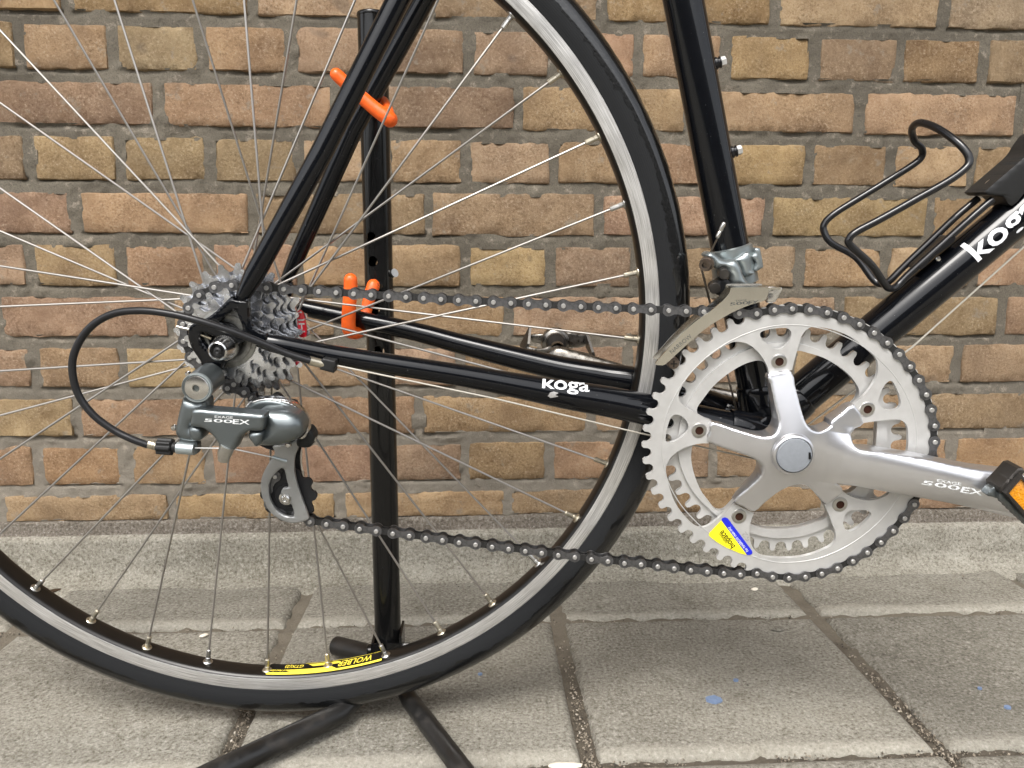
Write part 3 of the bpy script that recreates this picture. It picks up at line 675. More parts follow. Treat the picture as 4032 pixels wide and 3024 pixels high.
mb = MB(); a_, b_ = [(-31.98, -64.0, 351.69), (-22.4, -64.0, 349.31)]; tube(mb, [a_, b_], 1.1, 10); mb.build('adjuster_screw', 'stain', FR)
# cable stop brazed below the chainstay
mb = MB(); pillow(mb, [[(67.66, 321.51), (68.73, 327.82), (70.77, 329.12), (79.11, 327.05), (79.19, 323.07), (77.98, 321.41), (77.27, 318.42), (67.31, 321.18)]], -58, -69, .8, 1.2, 1.5); mb.build('cable_stop', 'plastic_black', FR)
# blank bosses and hex bolts on the seat tube
for q in [(352.28, 531.06), (369.07, 469.44)]:
    bo = bpy.data.objects.new('boss_bolt', None)
    pv = Vector((sdir.z, 0, -sdir.x)); base = Vector((BX, 0, BZ))+sdir*((Vector((q[0], 0, q[1]))-Vector((BX, 0, BZ))).dot(sdir))+pv*13.5
    mb = MB(); lathe(mb, [(4.6, -1), (4.6, 1.6), (4.0, 2.2), (3.6, 2.4), (3.6, 3.4), (4.3, 3.6), (4.3, 4.4), (3, 4.6)], base, pv, 24, mats=[0]*7)
    lathe(mb, [(2.9, 4.4), (3.6, 4.5), (3.6, 7.8), (3.2, 8.3), (0, 8.3)], base, pv, 6, mats=[1]*4); mb.build('boss_bolt', ['wire_black', 'ring'], FR, 30)

# ---- rear wheel
WH = bpy.data.objects.new('rear_wheel', None); COL.objects.link(WH); WH.parent = BIKE
O = (0, 0, HZ)
mb = MB(); prof = [(316.8, -8.6), (316.9, -9.9), (316.3, -10.3), (306.6, -10.1), (306.1, -9.9), (304.4, -8.6), (303.4, -6.4), (302.9, -3), (302.8, 0), (302.9, 3), (303.4, 6.4), (304.4, 8.6), (306.1, 9.9), (306.6, 10.1), (316.3, 10.3), (316.9, 9.9), (316.8, 8.6), (312, 7), (312, -7)]
lathe(mb, prof, O, (0, 1, 0), 240, mats=[0, 0, 0, 0]+[1]*9+[0]*3+[1]*3, closed=True)
rim = mb.build('rim', ['rim_silver', 'rim_black'], WH, 30)
mb = MB(); pr = [(315.2, -8.2), (316.6, -9.6), (317.4, -10.6), (318.2, -10.5), (320, -11.6)]
for k in range(21):
    a = rad(-72+144*k/20); pr.append((328.3+13.6*math.cos(a)*(1 if abs(a) > .5 else 1), 13.4*math.sin(a)))
pr += [(320, 11.6), (318.2, 10.5), (317.4, 10.6), (316.6, 9.6), (315.2, 8.2)]
lathe(mb, pr, O, (0, 1, 0), 420, closed=True)
for i_, v_ in enumerate(mb.v):
    r0_ = math.hypot(v_[0], v_[2]-HZ)
    if r0_ > 338:
        k_ = 1+(noise.noise(Vector((v_[0]*.35, v_[1]*.8, v_[2]*.35)))*.55+max(0, noise.noise(Vector((v_[0]*.12, v_[1]*.3, v_[2]*.12))))*.5)/r0_
        mb.v[i_] = (v_[0]*k_, v_[1], HZ+(v_[2]-HZ)*k_)
mb.build('tyre', 'tyre', WH, 60)
mb = MB(); lathe(mb, [(0, -61), (4.9, -61), (4.9, -22), (11, -22), (11, -20.6), (26.2, -20.4), (27, -19.2), (26.2, -17.6), (17, -17), (12.5, -14), (10.5, -4), (10.5, 18), (13, 28), (17, 32.4), (26, 33), (27, 34.2), (26.2, 35.6), (11, 36), (9, 40), (9, 52), (4.9, 53), (4.9, 60), (0, 60)], O, (0, 1, 0), 48)
mb.build('hub', 'lockring', WH)
# 36 spokes crossed three times; brass-ended nipples
PH = rad(47.37466)
nip_p = [(0, -1), (2.1, -1), (2.15, 3.2), (1.9, 3.6), (2.0, 4), (2.0, 10.2), (1.6, 10.8), (0, 10.9)]
for k in range(36):
    a = PH-rad(10*k); sg = -1 if k % 4 in (0, 3) else 1; drive = k % 2 == 0
    yh = -19.0 if drive else 34.2
    outer = (k//2) % 2 == 0
    h = a+sg*rad(60); R = 22.5
    p0 = Vector((R*math.cos(h), yh+(-1.3 if outer else 1.3)*(1 if drive else -1), HZ+R*math.sin(h)))
    p1 = Vector((302.5*math.cos(a), -1.2 if drive else 1.2, HZ+302.5*math.sin(a)))
    d = (p0-p1).normalized()
    mb = MB(); tube(mb, [p0, p0.lerp(p1, .3), p1+d*8], .9, 8)
    lathe(mb, [(0, -1.2), (1.9, -.9), (2.0, .3), (0, 1)], p0, (0, 1, 0), 8); mb.build('spoke', 'spoke', WH)
    mb = MB(); lathe(mb, nip_p, p1, d, 10); rdir = (Vector(O)-p1).normalized()
    lathe(mb, [(4.3, -1.6), (4.2, -.2), (3.6, .5), (2.6, .6), (1.6, -.1)], p1, rdir, 18); mb.build('nipple', 'brass' if k % 3 else 'stain', WH, 30)
# rim label: follows the bed of the rim
def bed(u, y, r=302.55):     # u: angle
    rr = r-(.0 if abs(y) < 4 else -(abs(y)-4)**2*.035); return (rr*math.cos(u), y, HZ+rr*math.sin(u))
A0 = math.atan2(*reversed([q-(HZ if i else 0) for i, q in enumerate([(88.4, 49.81)][0])])); A1 = math.atan2(*reversed([q-(HZ if i else 0) for i, q in enumerate([(-13.45, 34.3)][0])]))
def band(mb, t0, t1, y0, y1, mat, r=302.45, n=None, skew=0):
    n = n or max(2, int(abs(t1-t0)*40)); V = []; F = []
    for i in range(n+1):
        for j in range(5):
            y = y0+(y1-y0)*j/4; t = t0+(t1-t0)*i/n+skew*(y-y0)/(y1-y0+1e-9); V.append(bed(lerp(A0, A1, t), y, r))
    for i in range(n):
        for j in range(4): F.append((i*5+j, i*5+j+1, (i+1)*5+j+1, (i+1)*5+j))
    mb.add(V, F, mat)
mb = MB(); band(mb, 0, 1, -8.2, 8, 1, 302.5)
band(mb, 0.0, .42, -8.0, -5.6, 0, 302.3); band(mb, .42, 1.0, -8.0, -5.4, 0, 302.3); band(mb, .40, .80, -5.7, -1.6, 0, 302.32, skew=.05)
band(mb, .36, .62, 1.8, 5.6, 0, 302.3, skew=.05); band(mb, 0, .7, 7.0, 8.0, 0, 302.3)
def bed_text(txt, t0, t1, yb, yt, mat):
    cu = bpy.data.curves.new('t', 'FONT'); cu.body = txt; cu.size = 1; cu.offset = .015; cu.resolution_u = 2
    to = bpy.data.objects.new('t', cu); COL.objects.link(to); bpy.context.view_layer.update()
    me = bpy.data.meshes.new_from_object(to.evaluated_get(bpy.context.evaluated_depsgraph_get())); bpy.data.objects.remove(to)
    xs = [v.co.x for v in me.vertices]; W = max(xs)-min(xs); H = .72
    mb.add([bed(lerp(A0, A1, t0+(t1-t0)*(v.co.x-min(xs))/W+.012*v.co.y), yb+(yt-yb)*v.co.y/H, 302.15) for v in me.vertices], [tuple(p.vertices) for p in me.polygons], mat)
bed_text('WOLBER', .09, .40, 4.4, -3.9, 0)
bed_text('GTX(2)', .70, .86, 4.6, .4, 0); bed_text('Hard Anodized', .80, .99, -1.8, -4.8, 0)
o = mb.build('rim_label', ['yellow2', 'black'], WH, None); o['label'] = 'yellow and black rim label reading WOLBER'
mb = MB(); V0 = [(49.59, 37.44)][0]

# ---- toothed wheels
def gear(pts, cx, cz, tip=3.9, roller=4.15, tipw=1.25):
    """outline of a toothed ring whose roller seats are at pts (ccw)"""
    N = len(pts); out = []
    for i in range(N):
        p = Vector(pts[i]); q = Vector(pts[(i+1) % N]); c = Vector((cx, cz))
        rd = (p-c).normalized(); tg = Vector((-rd.y, rd.x))
        for a in (-68, -45, -22, 0, 22, 45, 68): out.append(tuple(p-rd*roller*math.cos(rad(a))+tg*roller*math.sin(rad(a))))
        mpt = (p+q)/2; rm = (mpt-c).normalized(); tm = Vector((-rm.y, rm.x))
        for u, v in ((-tipw-.75, tip*.55), (-tipw*.75, tip), (tipw*.75, tip), (tipw+.75, tip*.55)): out.append(tuple(mpt+rm*v+tm*u))
    return out
TAB = [(-180, 103.6), (-160, 101.7), (-139, 98.8), (-117, 98.4), (-105, 101.5), (-90, 106.3), (-71, 109), (-51, 109.6), (-25, 110.4), (0, 110.1), (8, 109.4), (22, 106.5), (36, 104), (43, 102.7), (65, 101.6), (80, 101.9), (90, 102.3), (100, 103.0), (111, 102.8), (125, 103.0), (146, 103.7), (166, 104.3), (180, 103.6)]
def rth(th):
    th = (th+180) % 360-180; return float(np.interp(th, [a for a, _ in TAB], [b for _, b in TAB]))
ths = np.linspace(-98.36, 261.64, 3601); rr = np.array([rth(t) for t in ths]); rr = np.convolve(np.r_[rr[-61:-1], rr, rr[1:61]], np.ones(121)/121, 'valid')
PX_ = BX+rr*np.cos(np.radians(ths)); PZ_ = BZ+rr*np.sin(np.radians(ths)); arc = np.r_[0, np.cumsum(np.hypot(np.diff(PX_), np.diff(PZ_)))]
NT_ = 52; tt = np.linspace(0, arc[-1], NT_+1)[:-1]
RING = [(float(np.interp(t, arc, PX_)), float(np.interp(t, arc, PZ_))) for t in tt]
CK = bpy.data.objects.new('crankset', None); COL.objects.link(CK); CK.parent = BIKE
def rot(pts, k, c=(BX, BZ)):
    a = rad(72*k); return [(c[0]+(x-c[0])*math.cos(a)-(z-c[1])*math.sin(a), c[1]+(x-c[0])*math.sin(a)+(z-c[1])*math.cos(a)) for x, z in pts]
YR = -51
wind = [(390.03, 310.78), (388.74, 315.23), (385.71, 321.04), (381.02, 327.18), (375.44, 331.82), (369.34, 334.36), (362.71, 334.63), (355.62, 331.14), (347.91, 326.15), (339.59, 319.46), (332.6, 311.34), (327.28, 302.46), (324.83, 296.27), (325.69, 291.4), (329.58, 286.84), (337.89, 281.86), (344.82, 277.94), (350.93, 274.86)]
wind = [(p[0], p[1]) for p in spline([(a, b, 0) for a, b in wind], 3)]
inner = [q for k in range(5) for q in rot(wind, k)]
tri = sm([(381.57, 339.6), (382.73, 342.06), (387.91, 343.54), (394.43, 344.47), (400.69, 344.28), (403.7, 341.72), (403.79, 337.71), (401.81, 333.04), (398.07, 329.71), (394.15, 328.94), (390.06, 330.8), (384.15, 335.22)], 3)
mb = MB(); pillow(mb, [gear(RING, BX, BZ, 3.0, 4.0, 1.6), inner]+[rot(tri, k) for k in range(5)], YR+3.2, YR, .35, .6)
big_ring = mb.build('chainring', 'ring', CK, 35)
# raised line round the ring
mb = MB(); c = [Vector((BX+rth(a)*.885*math.cos(rad(a)), YR+.02, BZ+rth(a)*.885*math.sin(rad(a)))) for a in range(0, 361, 3)]
tube(mb, c, .38, 6, False); mb.build('ring_groove', 'ring', CK)
RS = [rth(t)*.807 for t in range(360)]
ths = np.linspace(-95, 265, 1441); r2 = np.array([.5*(rth(t)+rth(t+180))*.812 for t in ths]); X2 = BX+r2*np.cos(np.radians(ths)); Z2 = BZ+r2*np.sin(np.radians(ths)); a2 = np.r_[0, np.cumsum(np.hypot(np.diff(X2), np.diff(Z2)))]
SR = [(float(np.interp(t, a2, X2)), float(np.interp(t, a2, Z2))) for t in np.linspace(0, a2[-1], 43)[:-1]]
win2 = [(393.31, 310.4), (390.24, 315.96), (386.0, 319.1), (381.25, 319.49), (371.99, 316.48), (360.88, 309.32), (351.15, 300.36), (344.12, 290.6), (340.42, 284.63), (340.62, 280.02), (344.06, 276.78), (351.74, 273.86)]
win2 = [(p[0], p[1]) for p in spline([(a, b, 0) for a, b in win2], 3)]
in2 = [q for k in range(5) for q in rot(win2, k)]
mb = MB(); pillow(mb, [gear(SR, BX, BZ), in2], -39.5, -42.5, .3, .5)
rib = [(BX+.905*r2[i]*math.cos(rad(ths[i])), BZ+.905*r2[i]*math.sin(rad(ths[i]))) for i in range(0, 1440, 12)]
pillow(mb, [rib, in2], -41, -45.2, .4, 2.2, None)
o = mb.build('chainring', 'ring', CK, 35); o['label'] = 'smaller inner chainring with scuffed teeth'
# ---- spider and crank arm in one forging
def ycr(x): return -max(0, (x-430))*.13
arm = [(388.32, 311.12), (389.55, 304.88), (391.68, 293.47), (394.11, 281.95), (394.7, 277.31), (393.37, 272.1), (390.26, 268.34), (385.85, 267.21), (379.1, 267.86), (363.19, 272.09), (349.49, 275.71), (348.24, 269.02), (347.12, 260.83)]
arm += [(360.14, 256.14), (373.87, 252.23), (381.75, 248.65), (385.19, 244.06), (384.88, 237.37), (381.42, 231.64), (375.5, 223.98), (368.54, 214.52), (376.34, 209.36), (384.08, 205.76), (389.85, 213.15), (397.48, 222.32), (404.41, 227.58), (411.5, 230.21), (417.91, 229.58)]
arm += [(422.79, 225.76), (429.66, 219.4), (436.87, 212.03), (442.68, 216.37), (448.19, 222.38), (444.21, 227.98)]
arm += [(441.83, 230.33)]+[(468.67, 226.38)]+[(492.78, 222.39)]+[(515.76, 218.92)]+[(540.8, 214.03)]+[(562.91, 209.09)]
EY = (575.0, 224.0)
arm += circ(EY[0], EY[1], 14.5, 24, rad(-95))[0:13]
arm += [(557.66, 243.05)]+[(536.9, 245.02)]+[(512.25, 249.43)]+[(499.76, 252.08)]+[(479.7, 254.91)]+[(463.06, 257.22)]+[(454.49, 257.54), (449.46, 261.11), (448.27, 267.02), (451.89, 271.61), (458.54, 275.03), (450.6, 288.96), (441.51, 283.25), (433.96, 277.77)]
arm += [(433.39, 274.34), (429.11, 272.05), (424.19, 270.76), (419.04, 272.32), (414.82, 276.54), (412.12, 282.93), (409.42, 293.3), (407.01, 303.58), (404.27, 313.33)]
CD = Vector((EY[0]-BX, EY[1]-BZ)); CL = CD.length; CD.normalize()
def crank_h(x, z):
    d = Vector((x-BX, z-BZ)); r = d.length
    front = -15.5*max(0, 1-(r/56)**1.05)
    t = d.dot(CD)
    s_ = abs(d.x*(-CD.y)+d.y*CD.x); wd = lerp(21, 13, min(1, max(t, 0)/CL))
    if t > 14:
        k = min(1, (t-14)/40); k = k*k*(3-2*k); e_ = min(1, max(0, (s_-wd+2)/9)) if t < 68 else 0; k *= 1-e_*e_*(3-2*e_)
        arch = -6.5*k*(1-min(1, s_/wd)**2.6)
        front = front*(1-k)+min(front, -5.5)*k+arch+ycr(x)
        if t > 62 or k > .5: return (front, ycr(x))
    cr = 0
    for k_ in range(5):
        a_ = rad(97.5+72*k_); u = Vector((math.cos(a_), math.sin(a_))); q = d.dot(u)
        if q > 0: cr = max(cr, 1-min(1, abs(d.x*-u.y+d.y*u.x)/13)**2)
    return (front, 0)
mb = MB(); pillow(mb, [sm(arm, 2)], -48.5, -54.9, 1.0, 1.8, 1.0, yfun=crank_h)
crank = mb.build('crank_arm', 'polish', CK, 42)
cy = -70.5
DC = [(404.75, 255.44)][0]
mb = MB(); lathe(mb, [(15.6, 3), (14.9, .6), (14.0, -.3), (13.2, -.5), (12.9, 1)], (DC[0], cy-1.2, DC[1]), (0, 1, 0), 48); mb.build('crank_boss', 'polish', CK)
mb = MB(); lathe(mb, [(0, -1.2), (9, -1.1), (12.2, -.6), (12.7, .2), (12.7, 3)], (DC[0], cy-1.7, DC[1]), (0, 1, 0), 48)
o = mb.build('dust_cap', 'cap', CK); pillow_l = [(414.46, 257.98), (415.77, 257.97), (416.32, 253.09), (414.83, 253.1)]; mb = MB(); pillow(mb, [pillow_l], -72, -73.9, 0); mb.build('dust_cap_notch', 'black', CK, None)
for k, q in enumerate([(396.54, 319.98)]+[(340.98, 268.56), (374.23, 200.33)]+[(449.96, 209.24)]+[(463.67, 283.63)]):
    mb = MB(); lathe(mb, [(5.9, 4), (5.9, .6), (5.4, -.4), (4.2, -.8), (3.1, -.75), (2.9, -.2), (2.9, .12), (0, .12)], (q[0], YR-.3, q[1]), (0, 1, 0), 6*5, mats=[0]*4+[1]*3); mb.build('chainring_bolt', ['stain', 'rusty'], CK, 30)
    mb = MB(); pillow(mb, [circ(q[0], q[1], 3.1, 24), circ(q[0], q[1], 2.75, 12, k)[::-1]], YR+2, YR-.9, 0); mb.build('bolt_socket', 'rusty', CK, None)
# yellow and blue sticker on the big ring
bl = [(360.92, 197.31), (361.49, 198.9), (363.58, 199.68), (365.67, 198.87), (375.73, 185.46), (385.9, 171.7), (386.19, 169.87), (384.67, 168.66), (382.14, 168.48)]
ye = [(351.89, 185.36), (352.46, 187.17), (360.93, 197.11), (371.38, 182.97), (381.94, 168.58), (376.6, 169.95), (366.01, 174.72), (358.26, 179.55), (352.89, 183.94)]
mb = MB(); pillow(mb, [ye], YR-.37, YR-.45, 0); stk = mb.build('sticker', 'yellow', CK, None)
mb = MB(); pillow(mb, [bl], YR-.37, YR-.50, 0); stk2 = mb.build('sticker', 'blue', CK, None)
q = [(372.69, 176.09), (366.9, 179.18), (383.05, 172.24)]; ang = rad(127)
decal_text('biopace', stk, q[0], ang, 6.6, 'black', 'sticker_print', CK, width=16.8, off=.2, bold=.012)
decal_text('SHIMANO', stk, q[1], ang, 2.9, 'black', 'sticker_print', CK, width=10.4, off=.2)
decal_text('For NARROW chain only', stk2, q[2], rad(128.5), 3.1, 'white', 'sticker_print', CK, width=25.5, off=.2, bold=.01)
q = [(379.08, 192.15)][0]; decal_text('52', big_ring, (q[0]+6, q[1]-11), rad(128), 5.5, 'chip', 'ring_number', CK, sx=1.6, off=.06)
# print on the crank
def logo(host, pts, ang5, caps, mat, mat_name, parent):
    # pts: left and right end of the baselines of 500, EX and EXAGE
    for txt, (a_, b_), cap in zip(('500', 'EX', 'EXAGE'), pts, caps):
        decal_text(txt, host, a_, ang5, cap/.70, mat, mat_name, parent, shear=.12 if txt != 'EXAGE' else 0, off=.14, bold=.012 if txt != 'EXAGE' else 0, cuts=1.2, width=math.hypot(b_[0]-a_[0], b_[1]-a_[1]))
q = [(495.74, 234.5), (521.06, 230.58), (522.08, 229.48), (537.19, 226.94), (505.7, 236.79), (521.79, 234.12)]; logo(crank, (q[0:2], q[2:4], q[4:6]), rad(-8.4), (3.1, 4.3, 2.1), 'silvertxt', 'crank_print', CK)

# ---- pedals
def box(mb, x0, x1, y0, y1, z0, z1, mat=0):
    mb.add([(x0, y0, z0), (x1, y0, z0), (x1, y1, z0), (x0, y1, z0), (x0, y0, z1), (x1, y0, z1), (x1, y1, z1), (x0, y1, z1)], [(0, 3, 2, 1), (4, 5, 6, 7), (0, 1, 5, 4), (1, 2, 6, 5), (2, 3, 7, 6), (3, 0, 4, 7)], mat)
PD = bpy.data.objects.new('pedal', None); COL.objects.link(PD); PD.parent = BIKE; PD['label'] = 'near pedal with orange reflector at the right edge'
am = [(539.59, 238.42), (546.58, 248.65), (568.15, 226.66), (561.2, 216.12)]; mb = MB(); pillow(mb, [am], -99, -104, .5, .8); mb.build('reflector', 'amber', PD, None)
fr_o = [(537.45, 238.05), (546.61, 251.35), (572.8, 225.2), (562.74, 211.61)]; mb = MB(); pillow(mb, [fr_o, am[::-1]], -96, -105.5, .6, 1.0); mb.build('reflector_frame', 'pedal_dark', PD, 30)
pl = [(536.52, 240.53), (542.18, 247.47), (546.91, 254.13), (550.12, 254.59), (552.09, 251.85), (550.37, 249.38), (546.75, 248.42), (539.82, 236.99), (537.53, 236.51)]; mb = MB(); pillow(mb, [pl], -84, -100, 1, 1.5, 3); mb.build('cage_plate', 'pedal_dark', PD, 30)
pl = [(532.82, 232.84), (533.48, 234.36), (535.51, 237.14), (540.79, 240.64), (542.07, 236.32), (541.72, 229.95), (539.32, 229.97), (536.79, 231.01), (533.84, 231.55)]; mb = MB(); pillow(mb, [pl], -86, -93, 1, 1.5, 3); mb.build('cage_plate', 'rd', PD, 30)
se = [(850, 890), (920, 880)]
x_, y_ = 920, 880
while x_ < 1560: se.append((x_+62, y_+70)); x_ += 62; y_ += 70
bk_ = []
while x_ > 870: bk_ += [(x_-62, y_+28), (x_-80, y_+6)]; x_ -= 62; y_ -= 70
SER = [(537.97, 235.23), (541.26, 235.45), (572.36, 203.73), (568.37, 204.8), (567.53, 206.62), (565.67, 206.89), (564.62, 209.22), (562.92, 209.39), (561.86, 211.82), (559.91, 212.1), (558.78, 214.42), (556.92, 214.7), (555.74, 217.01), (553.78, 217.39), (552.63, 219.86), (550.67, 220.28), (549.55, 222.54), (547.67, 223.07), (546.49, 225.42), (544.51, 226.05), (543.39, 228.35), (541.4, 229.02), (540.61, 229.64), (538.78, 230.92)]
mb = MB(); pillow(mb, [SER], -88, -98, .8, 1.2, 3); mb.build('cage_plate', 'rd', PD, 30)
mb = MB(); tube(mb, [(EY[0], -70, EY[1]), (EY[0], -84, EY[1]), (EY[0], -150, EY[1])], [7, 7, 9], 20); mb.build('axle', 'pedal', PD)
PD2 = bpy.data.objects.new('pedal', None); COL.objects.link(PD2); PD2.parent = BIKE; PD2['label'] = 'far pedal seen behind the rear wheel spokes'
near = [(215.92, 306.89), (218.18, 306.27), (223.86, 304.69), (230.56, 304.62), (236.42, 306.69), (242.28, 307.91), (248.14, 306.83), (255.69, 303.52), (264.92, 301.31), (271.64, 299.53), (275.85, 298.04), (276.32, 294.79), (270.86, 294.84), (260.76, 297.51), (245.65, 300.22), (237.27, 300.3), (227.21, 302.1), (215.9, 303.92)]
mb = MB(); pillow(mb, [near], 95, 91.5, .6, 1, 4); mb.build('cage_plate', 'pedal', PD2, 30)
far = [(218.25, 311.5), (224.84, 312.14), (231.86, 312.25), (238.0, 315.03), (244.13, 315.85), (251.14, 314.54), (265.18, 312.1), (272.64, 311.4), (274.94, 302.93), (265.3, 298.56), (235.36, 301.53), (221.3, 305.24)]
mb = MB(); pillow(mb, [far], 132, 128, .8, 1.2, 4); mb.build('cage_plate', 'pedal', PD2, 30)
def serr(p0, p1, p2, p3):
    """a jagged plate between four corners p0-p1 (top edge) and p3-p2 (bottom edge)"""
    m_ = MB(); V = []; n_ = 15
    for i in range(n_+1):
        t = i/n_; a_ = Vector(p0).lerp(Vector(p1), t)+Vector((0, 0, 2.0 if i % 2 else 0)); b_ = Vector(p3).lerp(Vector(p2), t); V += [a_, b_, a_+Vector((2.2, 0, 0)), b_+Vector((2.2, 0, 0))]
    F = []
    for i in range(n_):
        b = i*4; F += [(b, b+1, b+5, b+4), (b+2, b+6, b+7, b+3), (b, b+4, b+6, b+2), (b+1, b+3, b+7, b+5)]
    F += [(0, 2, 3, 1), (n_*4, n_*4+1, n_*4+3, n_*4+2)]; m_.add(V, F); m_.build('cage_plate', 'pedal_dark', PD2, 20)
c0, c1, c2, c3 = [(218.81, 122.0, 320.56), (216.34, 92.0, 307.31), (215.9, 92.0, 303.92), (213.45, 130.0, 312.1)]; serr(c0, c1, (c2[0]-6, c2[1], c2[2]-6), (c3[0]-4, c3[1], c3[2]-10))
c0, c1, c2, c3 = [(271.82, 122.0, 313.28), (275.42, 92.0, 299.07), (276.06, 92.0, 295.22), (272.92, 130.0, 302.6)]; serr(c0, c1, (c2[0]+1, c2[1], c2[2]-4), (c3[0], c3[1], c3[2]-4))
q = [(243.72, 128.0, 304.57)][0]
mb = MB(); lathe(mb, [(14, 3), (14, -2), (12.5, -4), (9.8, -5), (9.2, -9), (8, -12), (8, -30), (6.5, -32), (6, -40)], (q[0], 128, q[2]), (0, 1, 0), 32, mats=[0, 0, 0, 0, 1, 1, 1, 0]); mb.build('axle', ['pedal', 'plastic_black'], PD2)
mb = MB(); E2 = (q[0]+1, q[2]-9)
pts = [Vector((BX, 55, BZ)), Vector((BX-40, 62, lerp(BZ, E2[1], .24))), Vector((lerp(BX, E2[0], .6), 72, lerp(BZ, E2[1], .6))), Vector((E2[0], 80, E2[1]))]
tube(mb, spline(pts, 6), [15, 12.5, 11, 13.5], 24, True, flat=.5, round_ends=True); o = mb.build('crank_arm', 'pedal', CK)
mb = MB(); lathe(mb, [(0, -36), (8, -36), (8, 60), (0, 60)], (BX, 0, BZ), (0, 1, 0), 20); mb.build('axle', 'stain', CK)

# ---- cassette
CS = bpy.data.objects.new('cassette', None); COL.objects.link(CS); CS.parent = BIKE
def cog(N, ph=0): r = 6.35/math.sin(math.pi/N); return [(r*math.cos(ph+2*math.pi*k/N), HZ+r*math.sin(ph+2*math.pi*k/N)) for k in range(N)]
cogs = [(24, -27), (22, -32), (20, -37), (18, -42.5), (16, -47.5), (14, -52.5), (13, -57)]
for i, (N, y) in enumerate(cogs):
    ph = rad(86) if N == 18 else i*.33+.1
    mb = MB(); r = 6.35/math.sin(math.pi/N)
    pillow(mb, [gear(cog(N, ph), 0, HZ, 2.9, 3.9, 1.35), circ(0, HZ, max(14, r-13 if i < 4 else 15), 32)], y+1.3, y-.6, .35, .5, None)
    mb.build('sprocket', 'sprocket', CS, 22)
mb = MB(); lathe(mb, [(26, -24), (26, -38), (17, -40), (17, -57), (15, -59)], O, (0, 1, 0), 36); mb.build('carrier', 'chain_dark', CS)
mb = MB(); lathe(mb, [(21, -58.2), (21, -59.6), (18.6, -60), (18.2, -60.8), (16, -61), (12.5, -60), (12, -57)], O, (0, 1, 0), 60)
for k in range(48):
    a = 2*math.pi*k/48; lathe(mb, [(0, -.35), (.45, -.2), (.5, .4)], (17.6*math.cos(a), -60.9, HZ+17.6*math.sin(a)), (0, 1, 0), 6)
mb.build('lockring', 'lockring', CS, 30)
mb = MB(); lathe(mb, [(12, -59), (8.5, -62), (8.5, -60), (0, -60)], O, (0, 1, 0), 24); mb.build('cassette_core', 'chain_dark', CS)
for t, pp in (('R', [(43.86, 357.4), (46.93, 357.37), (48.64, 352.55), (49.36, 346.33), (48.77, 338.01), (43.81, 338.06), (43.38, 341.54), (42.8, 347.78)]), ('L', [(35.73, 317.78), (39.61, 318.59), (41.66, 318.08), (40.14, 316.32), (37.3, 315.5)])):
    mb = MB(); pillow(mb, [sm(pp, 2)], -28, -29.4, .2, .5); mb.build('red_label', 'red', CS, None)
q = [(45.7, 338.39)][0]
lab = [x for x in BIKE.children_recursive if x.name.startswith('red_label')][0]
decal_text('HUB', lab, (q[0]+4.0, q[1]+2), rad(90), 11, 'chip', 'label_print', CS, sx=1.1, off=.1, bold=-.0)
# quick release nut
mb = MB(); lathe(mb, [(0, -83.4), (1.4, -84.3), (2.6, -83.6), (3.0, -81.6), (4.3, -81.2), (4.8, -83.6), (5.6, -84.6), (6.5, -83.8), (6.7, -81.6), (7.0, -80.6), (8.3, -73.6), (8.6, -71.5), (8.6, -67), (0, -67)], (2.5, 0, HZ-4.5), (0, 1, 0), 48, mats=[1, 1, 1, 1, 0, 0, 0, 0, 0, 0, 0, 0, 0])
for k in range(40):
    a = 2*math.pi*k/40; box(mb, 2.5+8.6*math.cos(a)-.25, 2.5+8.6*math.cos(a)+.25, -71.5, -67, HZ-4.5+8.6*math.sin(a)-.25, HZ-4.5+8.6*math.sin(a)+.25)
mb.build('quick_release_nut', ['chrome', 'plastic_black'], WH, 35)

# ---- chain: list of pin positions, then plates, rollers and pins
b0 = [Vector((x, -49, z)) for x, z in RING]             # index 0 is at the bottom (-98 degrees), ccw
def ang_(p): return math.degrees(math.atan2(p.z-BZ, p.x-BX))
top_i = [i for i, p in enumerate(b0) if ang_(p) > 60 and ang_(p) < 112][-1]
PINS = b0[:top_i+1]
cgr = 6.35/math.sin(math.pi/18); c18 = [Vector((cgr*math.cos(rad(86)+2*math.pi*k/18), -42.5, HZ+cgr*math.sin(rad(86)+2*math.pi*k/18))) for k in range(10)]
def run(a, b, sag=0, n=None):
    L = (b-a).length; n = n or max(2, round(L/12.7)); return [a.lerp(b, i/n)-Vector((0, 0, sag*4*(i/n)*(1-i/n))) for i in range(1, n)]
PINS += run(PINS[-1], c18[0], 2)+c18
P1 = [(24.23, -43.0, 273.59)][0]; P2 = [(30.89, -44.0, 218.02)][0]
r10 = 6.35/math.sin(math.pi/10)
def arc_(c, a0, a1, r, n): return [Vector((c[0]+r*math.cos(rad(lerp(a0, a1, i/n))), c[1], c[2]+r*math.sin(rad(lerp(a0, a1, i/n))))) for i in range(n+1)]
u1 = arc_(P1, 118, -25, r10, 4); u2 = arc_(P2, 160, 290, r10-4.5, 3)
mid_ = [(-7.31, -43.0, 302.74), (4.71, -43.0, 299.47)]
PINS += [Vector(mid_[0]), Vector(mid_[1])]+run(Vector(mid_[1]), u1[0])+u1+run(u1[-1], u2[0])+u2
low = [(46.36, -44.0, 197.08), (59.02, -44.0, 195.15), (72.2, -44.0, 193.51)]
low = [Vector(p) for p in low]; low2 = [(84.46, -44.2, 190.99), (109.79, -44.5, 187.05), (135.42, -45.0, 183.32), (160.71, -45.5, 179.72), (186.14, -46.0, 176.11), (211.22, -46.6, 172.69), (236.56, -47.0, 169.29), (261.3, -47.6, 166.0), (286.55, -48.0, 162.6)]
